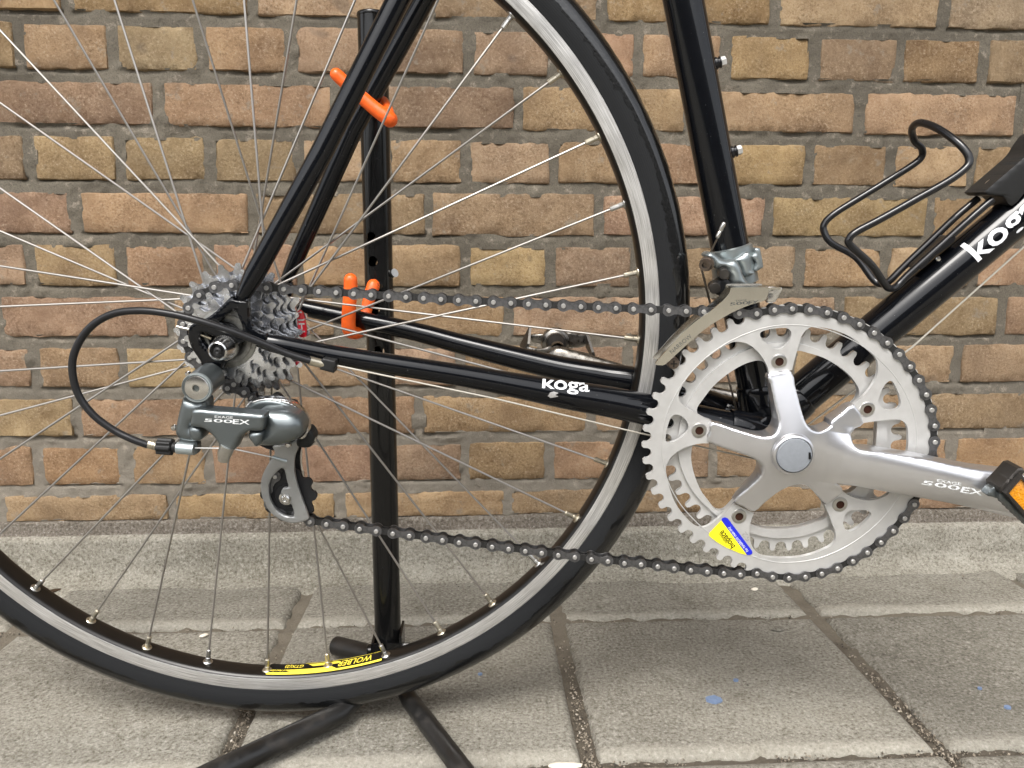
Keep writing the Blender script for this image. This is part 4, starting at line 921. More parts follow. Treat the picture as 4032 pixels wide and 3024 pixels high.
pl_ = [low[0]]+[Vector(p) for p in low2]+[Vector(p) for p in [(299.54, -48.7, 161.94), (325.05, -48.8, 158.37), (350.66, -49.0, 155.35), (376.43, -49.0, 152.65)]]+[b0[0]]
# pins of the lower run at an even pitch along the measured line
acc = [0]
for a, b in zip(pl_[:-1], pl_[1:]): acc.append(acc[-1]+(b-a).length)
n_ = round(acc[-1]/12.7); xs_ = [p.x for p in pl_]; ys_ = [p.y for p in pl_]; zs_ = [p.z for p in pl_]
PINS += [Vector((np.interp(acc[-1]*i/n_, acc, xs_), np.interp(acc[-1]*i/n_, acc, ys_), np.interp(acc[-1]*i/n_, acc, zs_))) for i in range(0, n_)]
if len(PINS) % 2: PINS.pop(top_i+3)
def plate8(r, wst):
    o_ = []
    for k in range(13):
        a = rad(60+240*k/12); o_.append((-6.35+r*math.cos(a), r*math.sin(a)))
    o_ += [(-2.2, -wst*1.08), (0, -wst), (2.2, -wst*1.08)]
    for k in range(13):
        a = rad(-120+240*k/12); o_.append((6.35+r*math.cos(a), r*math.sin(a)))
    o_ += [(2.2, wst*1.08), (0, wst), (-2.2, wst*1.08)]
    return o_
def link_mesh(nm, r, wst, y0, th, mat_pins):
    mb = MB()
    for s_ in (-1, 1):
        yf = s_*y0; pillow(mb, [plate8(r, wst)], yf+(th if s_ < 0 else 0), yf-(0 if s_ < 0 else th), .28, .5)
    if mat_pins:
        for sx_ in (-6.35, 6.35):
            lathe(mb, [(0, -.62), (1.5, -.6), (1.75, -.3), (1.75, 8.2), (0, 8.3)], (sx_, -4.2, 0), (0, 1, 0), 14, mat=1)
            box(mb, sx_-1.2, sx_+1.2, -4.9, -4.8, -.3, .3, 1)
    else:
        for sx_ in (-6.35, 6.35): lathe(mb, [(2.2, -1.7), (3.9, -1.6), (3.9, 1.6), (2.2, 1.7)], (sx_, 0, 0), (0, 1, 0), 16, mat=0)
    me = mb.mesh(nm)
    for k in (('chain', 'pin') if mat_pins else ('chain_dark',)): me.materials.append(MT[k])
    me.shade_smooth(); me.set_sharp_from_angle(angle=rad(35)); return me
m_out = link_mesh('outer_link', 4.25, 2.45, 3.55, 1.0, True); m_in = link_mesh('inner_link', 4.15, 2.3, 2.45, .9, False)
me = m_in
CH = bpy.data.objects.new('chain', None); COL.objects.link(CH); CH.parent = BIKE
for i in range(len(PINS)):
    a, b = PINS[i], PINS[(i+1) % len(PINS)]; c = (a+b)/2; d = b-a; L = d.length
    o = bpy.data.objects.new('chain_link', m_out if i % 2 == 0 else m_in); COL.objects.link(o); o.parent = CH
    xa = d.normalized(); ya = Vector((0, 1, 0)); ya = (ya-xa*ya.dot(xa)).normalized(); za = xa.cross(ya)
    if d.x < 0: pass
    o.matrix_local = Matrix.Translation(c*MM) @ Matrix((xa, ya, za)).transposed().to_4x4() @ Matrix.Diagonal((L/12.7, 1, 1, 1))

# ---- rear derailleur
RD = bpy.data.objects.new('rear_derailleur', None); COL.objects.link(RD); RD.parent = BIKE
def part(loops, yb, yf, crown, fall, step, name, mat, par=RD, n=3, ang=38, raw=False):
    mb = MB(); pillow(mb, loops if raw else [sm(l, n) for l in loops], yb, yf, crown, fall, step); return mb.build(name, mat, par, ang)
mb = MB(); q0, q1, q2 = [(-11.11, -91.0, 313.68), (-12.29, -80.0, 313.97), (-9.11, -67.0, 317.43)]; tube(mb, [q0, q1, q2], [9.8, 10.2, 9.6], 36, True); mb.build('pivot_housing', 'rd', RD, 45)
ax = (Vector(q0)-Vector(q2)).normalized()
mb = MB(); lathe(mb, [(10.1, -2.5), (10.3, 0), (9.9, .6), (9.1, .7), (8.9, -.4)], q0, Vector((0, -1, 0)), 48); mb.build('pivot_rim', 'rd_light', RD)
mb = MB(); lathe(mb, [(8.7, -1), (8.7, .1), (8.1, .8), (3.2, 1.7), (2.4, 1.6), (2.4, -.5), (0, -.5)], q0, Vector((0, -1, 0)), 6*7, mats=[0, 0, 0, 0, 1, 1]); mb.build('pivot_bolt', ['chrome', 'brass'], RD, 30)
part([[(-23.81, 305.89), (-20.27, 303.24), (-13.58, 302.3), (-8.32, 304.0), (-8.38, 296.56), (-8.87, 291.72), (-16.73, 288.26), (-19.75, 283.86), (-14.62, 283.81), (-13.15, 279.8), (-17.34, 274.04), (-23.39, 273.64), (-29.64, 275.49), (-32.18, 281.31), (-29.76, 290.15), (-26.85, 298.93)]], -72, -83, 4.5, 6, 1.6, 'body', 'rd')
lk = [(-15.15, 299.02), (-3.7, 298.22), (9.57, 297.06), (22.84, 295.81), (33.19, 294.5), (33.09, 290.34), (30.98, 283.22), (23.42, 283.29), (19.92, 281.75), (15.86, 278.72), (12.89, 273.91), (10.37, 269.52), (5.09, 267.35), (0.6, 269.17), (-0.07, 273.59), (-2.29, 278.45), (-5.69, 282.43), (-10.43, 285.53), (-17.83, 287.08), (-16.75, 293.42)]
olink = part([lk], -80, -90.5, 2.6, 3.4, 1.2, 'outer_link_body', 'rd', n=2)
part([[(-20.11, 285.03), (-13.71, 285.41), (-11.57, 281.42), (-12.96, 276.13), (-17.3, 275.28), (-20.43, 277.97)]], -76, -88, 3, 4, 1.4, 'link_pivot', 'rd')
part([[(21.13, 281.12), (25.85, 281.78), (30.04, 281.03), (28.67, 274.85), (24.92, 270.88), (22.6, 273.57), (20.39, 277.59)]], -76, -88, 3, 4, 1.4, 'link_pivot', 'rd')
part([[(29.27, 292.24), (25.58, 293.86), (29.92, 294.88), (38.4, 294.62), (45.99, 293.67), (52.57, 290.7), (56.05, 285.81), (56.26, 280.48), (54.03, 275.6), (47.73, 271.64), (39.83, 269.47), (31.16, 268.65), (23.5, 269.62), (21.78, 274.56), (26.95, 279.87), (29.61, 286.06)]], -66, -78, 9.0, 13, 1.5, 'knuckle', 'rd')
disc = [(9.03, 290.52), (10.38, 293.71), (14.19, 296.86), (20.53, 298.62), (28.52, 299.0), (37.24, 297.55), (44.95, 294.29), (50.74, 288.75), (54.01, 282.29), (54.8, 275.82), (53.22, 271.19), (49.21, 267.51), (38.69, 270.4), (21.77, 281.67), (10.61, 286.38)]
part([disc], -54, -61, 2.2, 3, 2.0, 'cage_cover', 'chrome')
disc2 = [(11.71, 291.03), (14.71, 295.1), (21.1, 297.58), (29.06, 298.05), (36.88, 296.7), (44.57, 293.45), (49.93, 288.38), (53.0, 281.94), (53.5, 276.42), (48.21, 270.92), (35.31, 276.59), (22.53, 283.15)]
part([disc2], -60, -64, 1.5, 3, 2.0, 'cage_cover', 'rd')
part([[(31.12, 287.01), (33.25, 291.55), (39.61, 294.03), (45.65, 292.34), (50.6, 287.74), (53.6, 280.39), (53.08, 273.03), (46.6, 269.39), (40.05, 276.84)]], -62, -66.5, 1.2, 2, 2.0, 'spring_housing', 'enamel')
cgo = [(24.13, 259.1), (31.1, 260.47), (39.48, 262.49), (45.81, 267.94), (48.0, 269.34), (47.95, 266.02), (44.34, 260.35), (40.83, 253.68), (39.05, 246.97), (38.77, 238.26), (39.86, 230.46), (41.6, 222.61), (44.02, 213.71), (46.73, 203.26), (45.9, 200.77), (41.75, 199.01), (34.66, 198.07), (27.3, 199.73), (20.19, 204.49), (15.58, 211.0), (12.99, 218.93), (12.51, 228.76), (15.0, 237.51), (19.83, 245.7), (24.15, 251.44), (25.23, 255.74)]
cgi = [(29.69, 242.42), (31.55, 240.27), (32.5, 233.46), (33.31, 227.1), (29.85, 226.64), (27.45, 223.23), (27.06, 218.31), (28.93, 214.84), (33.49, 213.61), (35.22, 211.81), (36.2, 203.65), (32.24, 203.29), (26.78, 205.13), (21.6, 210.45), (18.66, 217.89), (18.23, 226.26), (20.5, 233.57), (24.76, 238.39)]
part([cgo, cgi], -49, -51.5, .7, .9, 2.4, 'outer_cage_plate', 'cage')
cgb = [(x+.5, z) for x, z in cgo]; part([cgb], -36, -37.5, .3, .6, None, 'inner_cage_plate', 'chain_dark')
def pulley(c, name):
    N = 10; r = r10-.3; pts = [(c[0]+r*math.cos(2*math.pi*k/N+.28), c[2]+r*math.sin(2*math.pi*k/N+.28)) for k in range(N)]
    mb = MB(); pillow(mb, [gear([(c[0]+(x-c[0])*1.06, c[2]+(z-c[2])*1.06) for x, z in pts], c[0], c[2], 1.3, 3.3, 1.4), circ(c[0], c[2], 6, 24)], c[1]+1.5, c[1]-1.5, .5, .8, None)
    lathe(mb, [(6, -2.4), (9.6, -2.4), (10, -1.6), (10, 1.6)], (c[0], c[1], c[2]), (0, 1, 0), 30); mb.build(name, 'plastic_dark', RD, 30)
    mb = MB(); lathe(mb, [(5.4, .5), (5.4, -1), (4.2, -1.6), (3.4, -1.6), (3.3, -3.4), (2.6, -4.2), (1.5, -4.2), (1.4, -3), (0, -3)], (c[0], -50.6, c[2]), (0, 1, 0), 30); mb.build('pulley_bolt', 'chrome', RD, 30)
pulley(P2, 'tension_pulley'); mb = MB(); lathe(mb, [(19.5, -1.5), (20.5, 0), (19.5, 1.5), (0, 1.5)], P1, (0, 1, 0), 30); mb.build('guide_pulley', 'plastic_dark', RD)
part([[(44.31, 259.84), (43.31, 264.77), (47.24, 268.97), (51.48, 274.09), (54.29, 272.94), (56.06, 269.83), (56.52, 266.06), (54.42, 261.83), (52.44, 259.48)]], -44, -55, 2.5, 3.5, 1.5, 'cage_stop', 'plastic_black')
mb = MB(); q = [(54.45, -50.0, 264.9)][0]; lathe(mb, [(0, -2), (2.2, -1.5), (2.4, 0), (0, 1)], q, (0, 1, 0), 16); mb.build('screw', 'stain', RD)
for s_ in ((290, 253, -70, 2.0), (1110, 835, -66, 2.1), (176, 692, -78, 2.2)):
    q = [(-25.27, -70.0, 319.04), (40.3, -66.0, 264.66), (-35.72, -78.0, 282.08)][[290, 1110, 176].index(s_[0])]
    mb = MB(); lathe(mb, [(0, -1.8), (1.4, -1.6), (s_[3], -.6), (s_[3], 1)], q, (0, 1, 0), 16); mb.build('screw', 'chrome', RD)
q = [(6.01, -90.0, 272.58), (2.69, -89.0, 266.51), (0.94, -88.0, 260.99)]; mb = MB(); tube(mb, q, [5.1, 4.9, 3.7], 28, True); mb.build('cable_anchor_bolt', 'stain', RD, 30)
mb = MB(); d_ = (Vector(q[2])-Vector(q[1])).normalized(); lathe(mb, [(1.9, 0), (1.9, .15), (0, .2)], q[2], d_, 6); mb.build('bolt_socket', 'black', RD, None)
qa, qb = [(-32.05, -84.0, 269.15), (-20.12, -84.0, 267.96)]; mb = MB(); tube(mb, [Vector(qa), Vector(qb)], 4.3, 28, True); mb.build('cable_holder', 'rd_light', RD, 30)
mb = MB(); pillow(mb, [sm([(-30.41, 276.23), (-21.47, 275.25), (-18.31, 270.72), (-19.61, 263.96), (-22.64, 263.99), (-31.58, 265.43)], 2)], -76, -82, 1, 2, 2); mb.build('cable_holder', 'rd', RD)
qa, qb, qc, qd = [(-45.93, -84.0, 270.54), (-35.17, -84.0, 269.72), (-35.02, -84.0, 269.54), (-31.77, -84.0, 269.33)]
def ribbed(mb, a, b, r, ribs, dr, n=48, mat=0):
    a, b = Vector(a), Vector(b); ax_ = (b-a).normalized(); u = Vector((0, 0, 1)); u = (u-ax_*u.dot(ax_)).normalized(); v = ax_.cross(u); V = []; F = []
    st_ = [(0, .8), (.06, 1), (.94, 1), (1, .8)]
    for t, k in st_:
        for i in range(n):
            th = 2*math.pi*i/n; rr_ = (r+dr*math.copysign(abs(math.cos(th*ribs/2))**.5, math.cos(th*ribs/2)))*k; V.append(a.lerp(b, t)+u*math.cos(th)*rr_+v*math.sin(th)*rr_)
    for j in range(3):
        for i in range(n): F.append((j*n+i, j*n+(i+1) % n, (j+1)*n+(i+1) % n, (j+1)*n+i))
    F += [tuple(range(n)), tuple(3*n+i for i in range(n))]; mb.add(V, F, mat)
mb = MB(); ribbed(mb, qa, qb, 5.6, 16, .55, 96); tube(mb, [qc, qd], 3.7, 20); mb.build('barrel_adjuster', 'plastic_black', RD, 30)
q = [(-7.48, 290.55), (11.77, 289.15), (11.82, 288.8), (23.41, 288.0), (-0.02, 293.08), (12.31, 292.27)]; logo(olink, (q[0:2], q[2:4], q[4:6]), rad(-3.6), (2.2, 3.3, 1.7), 'silvertxt', 'derailleur_print', RD)
mb = MB(); q = [(-19.58, -85.0, 269.18), (-2.46, -86.0, 269.16), (7.77, -86.0, 268.52), (29.77, -70.0, 256.77)]; tube(mb, q, .55, 8); mb.build('cable_end', 'stain', RD)
q = [(29.18, -70.0, 257.06), (38.02, -66.0, 252.36)]; mb = MB(); tube(mb, [Vector(q[0]).lerp(Vector(q[1]), t) for t in (0, .2, .3, .4, .5, 1)], [1.3, 1.5, 1.1, 1.5, 1.1, 1.4], 12); mb.build('cable_end_cap', 'rd_light', RD)

# ---- cables
CB = bpy.data.objects.new('gear_cables', None); COL.objects.link(CB); CB.parent = BIKE
h = [(62.38, -70.0, 327.31), (46.35, -72.0, 333.29), (30.22, -75.0, 341.5), (11.64, -79.0, 350.41), (-7.03, -82.0, 357.73), (-26.45, -83.0, 363.11), (-46.51, -83.0, 365.66), (-65.54, -83.0, 363.81), (-80.99, -84.0, 355.61), (-92.23, -85.0, 341.92), (-96.81, -86.0, 327.72), (-95.64, -86.0, 309.83), (-87.3, -86.0, 294.59), (-74.86, -85.0, 282.85), (-62.76, -85.0, 276.0), (-52.45, -84.0, 271.2)]
mb = MB(); tube(mb, spline(h, 8), 2.55, 18); mb.build('cable_housing', 'cable_housing', CB)
q = [(61.16, -70.0, 327.76), (63.1, -69.0, 326.89), (72.51, -66.0, 323.54)]; mb = MB(); tube(mb, q, 3.2, 20); mb.build('ferrule', 'brass', CB)
q = [(-51.52, -84.0, 272.03), (-45.68, -84.0, 270.45)]; mb = MB(); tube(mb, [Vector(q[0]).lerp(Vector(q[1]), t) for t in (0, .3, .34, .38, .6, .64, .68, 1)], [3.3, 3.3, 2.9, 3.3, 3.3, 2.9, 3.3, 3.3], 20); mb.build('ferrule', 'brass', CB)
q = [(77.88, -64.0, 322.94)]+[(190.72, -52.0, 294.36), (294.97, -40.0, 264.48)]+[(395.11, -22.0, 235.48)]; mb = MB(); tube(mb, q, .65, 8); mb.build('inner_cable', 'cable_pale', CB)
q = [(652.49, 0.0, 453.78), (595.47, 0.0, 397.34), (518.22, 0.0, 320.04)]+[(BX+8, 0, BZ-21.5)]; mb = MB(); tube(mb, q, .8, 8); mb.build('inner_cable', 'cable_pale', CB)
q = [(344.54, -22.0, 384.45), (352.16, -20.0, 359.91)]+[(369.7, -14.0, 303.98), (380.8, -8.0, 271.19)]; mb = MB(); tube(mb, q, .8, 8); mb.build('inner_cable', 'cable_dark', CB)
q = [(348.51, -26.0, 393.94), (349.73, -27.0, 398.43), (353.5, -30.0, 408.43)]; mb = MB(); tube(mb, q, .7, 8); mb.build('inner_cable', 'cable_dark', CB)
q = [(353.04, -30.0, 408.71), (353.92, -30.0, 411.04), (356.91, -30.0, 417.53)]; mb = MB(); tube(mb, [Vector(q[0]), Vector(q[0]).lerp(Vector(q[2]), .35), Vector(q[0]).lerp(Vector(q[2]), .42), Vector(q[0]).lerp(Vector(q[2]), .5), Vector(q[2])], [1.5, 1.5, 1.1, 1.6, 1.6], 12, round_ends=True); mb.build('cable_end_cap', 'stain', CB)

# ---- front derailleur
FD = bpy.data.objects.new('front_derailleur', None); COL.objects.link(FD); FD.parent = BIKE
fc = [(378.69, 386.15)][0]; tc = (Vector((fc[0], 0, fc[1]))-Vector((BX, 0, BZ))).dot(sdir)
mb = MB(); tube(mb, [Vector((BX, 0, BZ))+sdir*(tc+k) for k in (-15, -14, 14, 15)], [14.6, 16.6, 16.6, 14.6], 40, False); mb.build('clamp_band', 'fd', FD, 30)
part([[(386.23, 398.71), (389.1, 399.14), (390.35, 397.52), (393.06, 386.59), (392.62, 384.29), (387.27, 381.45), (386.26, 383.78), (387.44, 388.38), (383.71, 392.44), (385.86, 395.28)]], 8, -12, 1.5, 2.5, 1.8, 'clamp_hinge', 'fd', FD)
part([[(357.07, 392.73), (361.61, 391.41), (367.17, 391.79), (370.12, 388.99), (372.3, 385.08), (373.65, 381.17), (375.84, 377.23), (378.93, 372.44), (372.77, 371.94), (366.56, 372.28), (364.41, 375.67), (363.64, 379.6), (360.93, 382.97), (360.26, 385.21), (357.43, 385.79), (355.27, 384.14), (351.8, 386.4), (349.35, 390.87), (345.25, 394.78), (347.91, 397.51), (351.58, 396.65), (354.77, 394.13)]], -15, -27, 5, 6, 1.4, 'parallelogram', 'fd', FD)
part([[(368.89, 391.09), (373.23, 394.12), (378.7, 396.85), (380.94, 392.37), (382.33, 383.38), (384.06, 382.8), (383.93, 380.27), (378.66, 378.34), (375.7, 380.63), (373.74, 385.16), (371.26, 389.11)]], -12, -19, 3, 5, 1.8, 'clamp_body', 'fd', FD)
part([[(356.09, 378.09), (361.74, 377.75), (365.34, 373.78), (367.15, 371.51), (363.44, 367.02), (360.29, 362.23), (357.83, 365.94), (354.41, 366.54), (351.89, 371.66)]], -20, -30, 2, 3, 2, 'lower_link', 'plastic_black', FD)
for x_, r_, (px_, py_) in ((672, 4.0, (672, 930)), (550, 4.1, (550, 1110))):
    pass
for q, r_ in zip([(357.08, -38.0, 381.92), (350.93, -38.0, 372.03)], (3.9, 4.1)):
    mb = MB(); lathe(mb, [(r_, 9), (r_, .3), (r_-.5, -.4), (0, -.7)], q, (0.1, 1, 0.12), 28); mb.build('pivot_pin', 'pedal_dark', FD, 30)
q = [(342.3, -40.0, 388.64), (350.8, -24.0, 391.56)]; mb = MB(); d_ = (Vector(q[1])-Vector(q[0])).normalized()
lathe(mb, [(0, 2.2), (2.1, 2.2), (2.1, 0), (4.0, -.2), (4.4, .8), (4.4, 5), (5.3, 5.2), (5.3, 7), (4.2, 8), (4.2, 18), (0, 18)], q[0], d_, 30, mats=[1, 0, 1, 1, 1, 1, 1, 2, 2, 2]); mb.build('cable_bolt', ['chain_dark', 'rustbolt', 'rd'], FD, 30)
fo = [(356.2, 370.55), (356.9, 373.12), (358.25, 374.4), (371.11, 374.52), (381.4, 374.42), (383.41, 373.18), (383.6, 370.28), (382.54, 366.74), (380.73, 364.81), (371.83, 362.31), (361.72, 358.18), (352.89, 353.37), (344.07, 347.88), (336.52, 342.03), (327.71, 333.83), (320.13, 326.56), (313.13, 319.92), (309.86, 319.28), (306.02, 319.79), (307.44, 322.67), (314.71, 331.29), (323.49, 341.5), (333.52, 350.94), (342.97, 357.39), (349.8, 363.18), (353.48, 367.03)]
fcage = part([fo], -55.2, -57, .3, .8, None, 'outer_cage', 'fdcage', FD, 2)
fi = [(x+1.5, z+.8) for x, z in fo]; part([fi], -38, -39, .2, .5, None, 'inner_cage', 'chrome', FD, 2)
part([[(383.66, 374.22), (390.1, 374.54), (393.92, 373.6), (393.89, 371.14), (391.91, 366.94), (389.86, 363.71), (385.7, 362.64), (383.6, 365.07), (384.71, 369.93)]], -50, -53.5, 1, 1.5, 2, 'cage_tail', 'chrome', FD)
a_, b_ = [(359.23, 373.79), (392.79, 373.72)]; mb = MB(); box(mb, a_[0], b_[0], -56, -39, a_[1]-1.2, a_[1]+.4); mb.build('cage_bridge', 'fdcage', FD, 30)
q = [(319.67, -50.0, 319.79)][0]; mb = MB(); lathe(mb, [(4.4, 8), (4.4, -3), (3.8, -4.2), (0, -4.8)], q, (0, 1, 0), 24); box(mb, q[0]-2.4, q[0]+2.4, q[1]-5.1, q[1]-4, q[2]-.4, q[2]+.4, 1); box(mb, q[0]-.4, q[0]+.4, q[1]-5.1, q[1]-4, q[2]-2.4, q[2]+2.4, 1); mb.build('cage_screw', ['rustbolt', 'black'], FD, 30)
q = [(357.11, 361.87), (370.03, 362.26), (370.15, 362.32), (376.9, 364.07), (361.24, 364.49), (368.78, 364.87)]; logo(fcage, (q[0:2], q[2:4], q[4:6]), rad(4), (2.0, 2.6, 1.2), 'darktxt', 'derailleur_print', FD)
q = [(317.77, 328.26)][0]; decal_text('NARROW', fcage, (q[0]-.5, q[1]-1.0), rad(41), 4.4, 'darktxt', 'derailleur_print', FD, sx=.95, off=.1)

# ---- frame lettering
a_, b_ = [(224.84, 301.08), (260.25, 296.5)]; ang = math.atan2(b_[1]-a_[1], b_[0]-a_[0]); L_ = math.hypot(b_[0]-a_[0], b_[1]-a_[1])
decal_text('koga', chainstay, a_, ang, 10.9, 'white', 'frame_print', FR, off=.2, bold=.015, cuts=.8, width=L_)
ch = [(228.99, 294.7), (231.02, 297.48), (233.73, 297.94), (237.12, 296.93), (234.75, 295.35), (237.13, 294.27), (233.74, 293.61), (231.02, 293.28), (230.0, 294.34)]; decal_poly([ch], chainstay, 'chip', 'paint_chip', FR, .1, 1.5)
a_, b_ = [(551.14, 386.44), (577.46, 407.23)]; ang = math.atan2(ddir.z, ddir.x)
decal_text('koga', down_tube, a_, ang, 22.0, 'white', 'frame_print', FR, sx=1.4, off=.15, bold=.018, cuts=1.0)

# ---- bottle cage
BC = bpy.data.objects.new('bottle_cage', None); COL.objects.link(BC); BC.parent = BIKE
nearw = [(561.25, -9.0, 432.72), (546.19, -9.0, 418.62), (529.79, -9.0, 402.56), (513.18, -9.0, 386.29), (503.13, -9.0, 376.24), (496.37, -10.0, 369.44), (489.98, -13.0, 367.95), (483.1, -18.0, 371.75), (468.0, -27.0, 386.71)]+[(447.72, -35.0, 401.62), (446.19, -36.0, 406.6), (451.06, -36.0, 411.45), (468.36, -36.0, 420.67), (491.63, -36.0, 433.92), (511.59, -36.0, 445.32), (522.61, -35.0, 453.12), (526.58, -34.0, 458.63), (525.31, -32.0, 465.04), (520.37, -26.0, 473.06), (514.3, -14.0, 482.07), (509.91, -2.0, 487.61), (508.05, 8.0, 488.95), (509.64, 18.0, 485.39), (516.64, 26.0, 477.5), (525.11, 31.0, 472.6), (527.54, 35.0, 465.84), (520.02, 36.0, 458.92), (499.33, 36.0, 445.8), (478.39, 36.0, 432.91), (462.59, 36.0, 422.75), (455.74, 36.0, 415.53), (455.49, 35.0, 409.15), (461.01, 32.0, 400.03)]+[(479.81, 28.0, 388.85), (491.71, 18.0, 371.03), (496.45, 12.0, 368.66), (500.02, 9.0, 371.79), (509.48, 9.0, 382.19), (529.98, 9.0, 403.64), (546.82, 9.0, 421.09), (561.21, 9.0, 433.78)]
mb = MB(); tube(mb, spline(nearw, 5), 2.75, 16); mb.build('wire', 'wire_black', BC)
part([[(553.13, 437.82), (554.24, 440.05), (572.23, 456.74), (581.08, 465.44), (584.96, 472.83), (591.6, 481.01), (598.94, 473.99), (595.62, 459.14), (585.16, 442.4), (574.38, 428.15), (566.35, 435.26), (556.62, 435.72)]], 13, -13, 1, 1.5, 4, 'clamp_block', 'plastic_black', BC)
q = [(561.79, -6.0, 442.5)][0]; mb = MB(); lathe(mb, [(4.2, 0), (4, .8), (2.2, 1), (2, .2), (0, .2)], (q[0], -4, q[2]+2), Vector((-ddir.z, -.4, ddir.x)), 24); mb.build('screw', 'stain', BC)
part([[(510.94, 384.24), (517.56, 391.02), (528.25, 401.81), (533.16, 406.71), (535.36, 403.54), (528.78, 397.27), (522.05, 391.89), (515.51, 384.65), (512.12, 381.93)]], 4, -12.5, .3, .5, None, 'mount_plate', 'wire_black', BC)
q = [(523.53, -14.0, 389.73)][0]; mb = MB(); lathe(mb, [(2, 0), (1.5, -.8), (0, -1)], q, (0, 1, 0), 12); mb.build('rivet', 'chrome', BC)
# ================================================================== stand
SD = bpy.data.objects.new('bicycle_stand', None); COL.objects.link(SD); SD.location = (-.082, .700, 0)
tag(SD, 'black tubular repair stand with orange rubber hooks standing behind the rear wheel', 'stand')
mbx = MB()
def sobj(o): o.location = (-SD.location.x, -SD.location.y, 0); return o
# hollow post with through holes
n = 40; zt = 609; V = []; F = []
for z in (30, zt):
    for r in (12.6, 10.9):
        V += [(-82.3+r*math.cos(2*math.pi*k/n), 700+r*math.sin(2*math.pi*k/n), z) for k in range(n)]
for k in range(n):
    q = (k+1) % n
    F += [(k, q, 2*n+q, 2*n+k), (n+q, n+k, 3*n+k, 3*n+q), (2*n+k, 2*n+q, 3*n+q, 3*n+k), (q, k, n+k, n+q)]
mb = MB(); mb.add(V, F); post = sobj(mb.build('post', 'stand_black', SD, 40))
cut = MB()
for (hx, hz) in [(-84.05, 405.42), (-83.13, 363.7), (-80.43, 326.23)]+[(-85.04, 426.33)]:
    tube(cut, [(hx-6, 670, hz-1.0), (hx+8, 735, hz-9)], 4.6, 20)
co = cut.build('hole_cutter', 'stand_black', None, None)
bo = post.modifiers.new('holes', 'BOOLEAN'); bo.operation = 'DIFFERENCE'; bo.object = co; bo.solver = 'EXACT'
co.location = (0, 0, 0); bpy.context.view_layer.update()
me = bpy.data.meshes.new_from_object(post.evaluated_get(bpy.context.evaluated_depsgraph_get())); post.modifiers.clear(); post.data = me; bpy.data.objects.remove(co)
me.shade_smooth(); me.set_sharp_from_angle(angle=rad(35))
mb = MB(); lathe(mb, [(12.7, 0), (13.1, .4), (13.1, 2.2), (12.4, 3.2), (10.6, 3.2)], (-82.3, 700, zt-2.5), (0, 0, 1), 36); sobj(mb.build('post_collar', 'stand_black', SD))
# silver thumb bolt on the right of the post
q = [(-71.42, 698.0, 390.43), (-67.33, 694.0, 392.16)]; mb = MB(); tube(mb, [q[0], Vector(q[0]).lerp(Vector(q[1]), .75), q[1]], [3.4, 3.6, 3.9], 20, True); sobj(mb.build('thumb_bolt', 'stain', SD))
# orange rubber hooks: placed on the bicycle's stays
BMx = Matrix([[0.998284, 0.056081, -0.016845, -0.164944], [-0.056985, 0.996626, -0.059066, 0.633654], [0.013476, 0.059924, 0.998112, 0.011093], [0.000000, 0.000000, 0.000000, 1.000000]])
def hk(pts, r, name='hook', n=20):
    mb = MB(); P = spline([BMx @ (Vector(p)*MM)/MM for p in pts], 6)
    tube(mb, P, r, n, True, round_ends=True); return sobj(mb.build(name, 'orange', SD))
hk([(68.81, 36.0, 532.48), (75.03, 37.0, 526.66), (86.45, 38.0, 516.53), (96.79, 38.0, 507.56), (105.86, 38.0, 500.95), (108.16, 39.0, 499.31)], [5.0, 5.2, 5.3, 5.5, 6.0, 6.2])
hk([(88.17, 72.0, 531.31), (88.64, 60.0, 526.4), (87.6, 50.0, 520.17), (87.11, 42.0, 516.37)], 4.6)
hk([(100.02, 62.0, 515.3), (103.35, 54.0, 510.77), (106.25, 46.0, 505.62), (107.82, 40.0, 500.11)], 4.4)
hk([(69.72, 40.0, 373.7), (69.05, 40.0, 364.76), (67.02, 40.0, 349.48), (65.6, 41.0, 335.43), (66.58, 44.0, 329.88), (69.5, 52.0, 327.37), (71.92, 62.0, 328.14)], [5.6, 5.7, 5.8, 6.0, 5.9, 5.4, 5.0])
hk([(81.68, 76.0, 365.19), (80.22, 74.0, 361.0), (76.22, 70.0, 347.07), (74.48, 66.0, 337.97), (73.29, 64.0, 331.03)], [5.8, 5.6, 5.0, 5.0, 5.0])
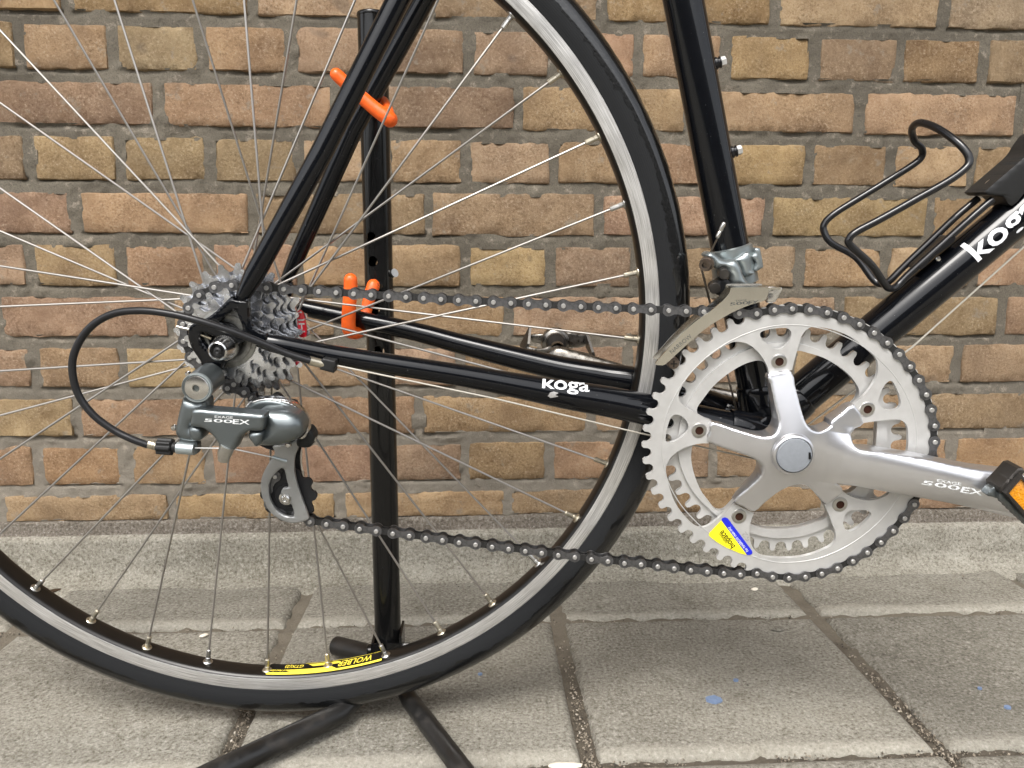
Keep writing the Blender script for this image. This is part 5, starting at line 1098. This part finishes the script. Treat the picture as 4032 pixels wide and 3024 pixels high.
# short steel arms that carry the hooks from the post
for a_, b_ in (([(88.54, 70.0, 531.36)][0], (-82, 694, 470)), ([(82.07, 74.0, 365.78)][0], (-80, 694, 385))):
    p = BMx @ (Vector(a_)*MM)/MM; mb = MB(); tube(mb, [p, (b_[0], b_[1], p.z-2)], 4.6, 16); sobj(mb.build('hook_arm', 'stand_black', SD))
# foot clamp and legs
c0 = [(-82.56, 40.92)][0]
mb = MB()
zc = c0[1]
for s_ in (-1, 1):
    box(mb, -82+s_*13.2-1.2, -82+s_*13.2+1.2, 684, 716, 16, zc+4+(6 if s_ > 0 else 0))
box(mb, -96, -84.5, 683, 685.2, 20, zc+3); box(mb, -82, -67.8, 683, 685.2, 20, zc+3)
sobj(mb.build('foot_clamp', 'stand_black', SD, 20))
mb = MB(); lathe(mb, [(0, 0), (5.2, .3), (6, 1.5), (6, 4)], (-101.5, 692, zc-8), (1, 0, 0), 24); sobj(mb.build('clamp_bolt', 'stand_black', SD, 25)); mb = MB(); lathe(mb, [(7.4, 0), (7.4, 7), (6.6, 7.5), (4.2, 7.6), (4.2, 10.5), (0, 11)], (-68, 692, zc-8), (1, 0, 0), 6)
sobj(mb.build('clamp_bolt', 'stand_black', SD, 25))
g1 = [(-135.21, 736.63)][0]; g2 = [(-55.34, 631.23), (-6.89, 535.92)]; g3 = [(-115.33, 616.66), (-194.84, 549.35)]
def ext(a, b, t): return (a[0]+(b[0]-a[0])*t, a[1]+(b[1]-a[1])*t)
mb = MB(); tube(mb, [(g1[0]-4, g1[1]+3, 13), (-84, 692, 24)], 9.6, 28, True); sobj(mb.build('leg', 'stand_dirty', SD, 40))
mb = MB(); e_ = ext(g2[0], g2[1], 3.2); tube(mb, [(-76, 684, 22), (g2[0][0], g2[0][1], 16), (g2[1][0], g2[1][1], 14), (e_[0], e_[1], 10.5)], 8.2, 28, True); sobj(mb.build('leg', 'stand_dirty', SD, 40))
mb = MB(); e_ = ext(g3[0], g3[1], 2.8); tube(mb, [(-86, 676, 22), (g3[0][0], g3[0][1], 16), (g3[1][0], g3[1][1], 14), (e_[0], e_[1], 10.5)], 9.4, 28, True); sobj(mb.build('leg', 'stand_dirty', SD, 40))
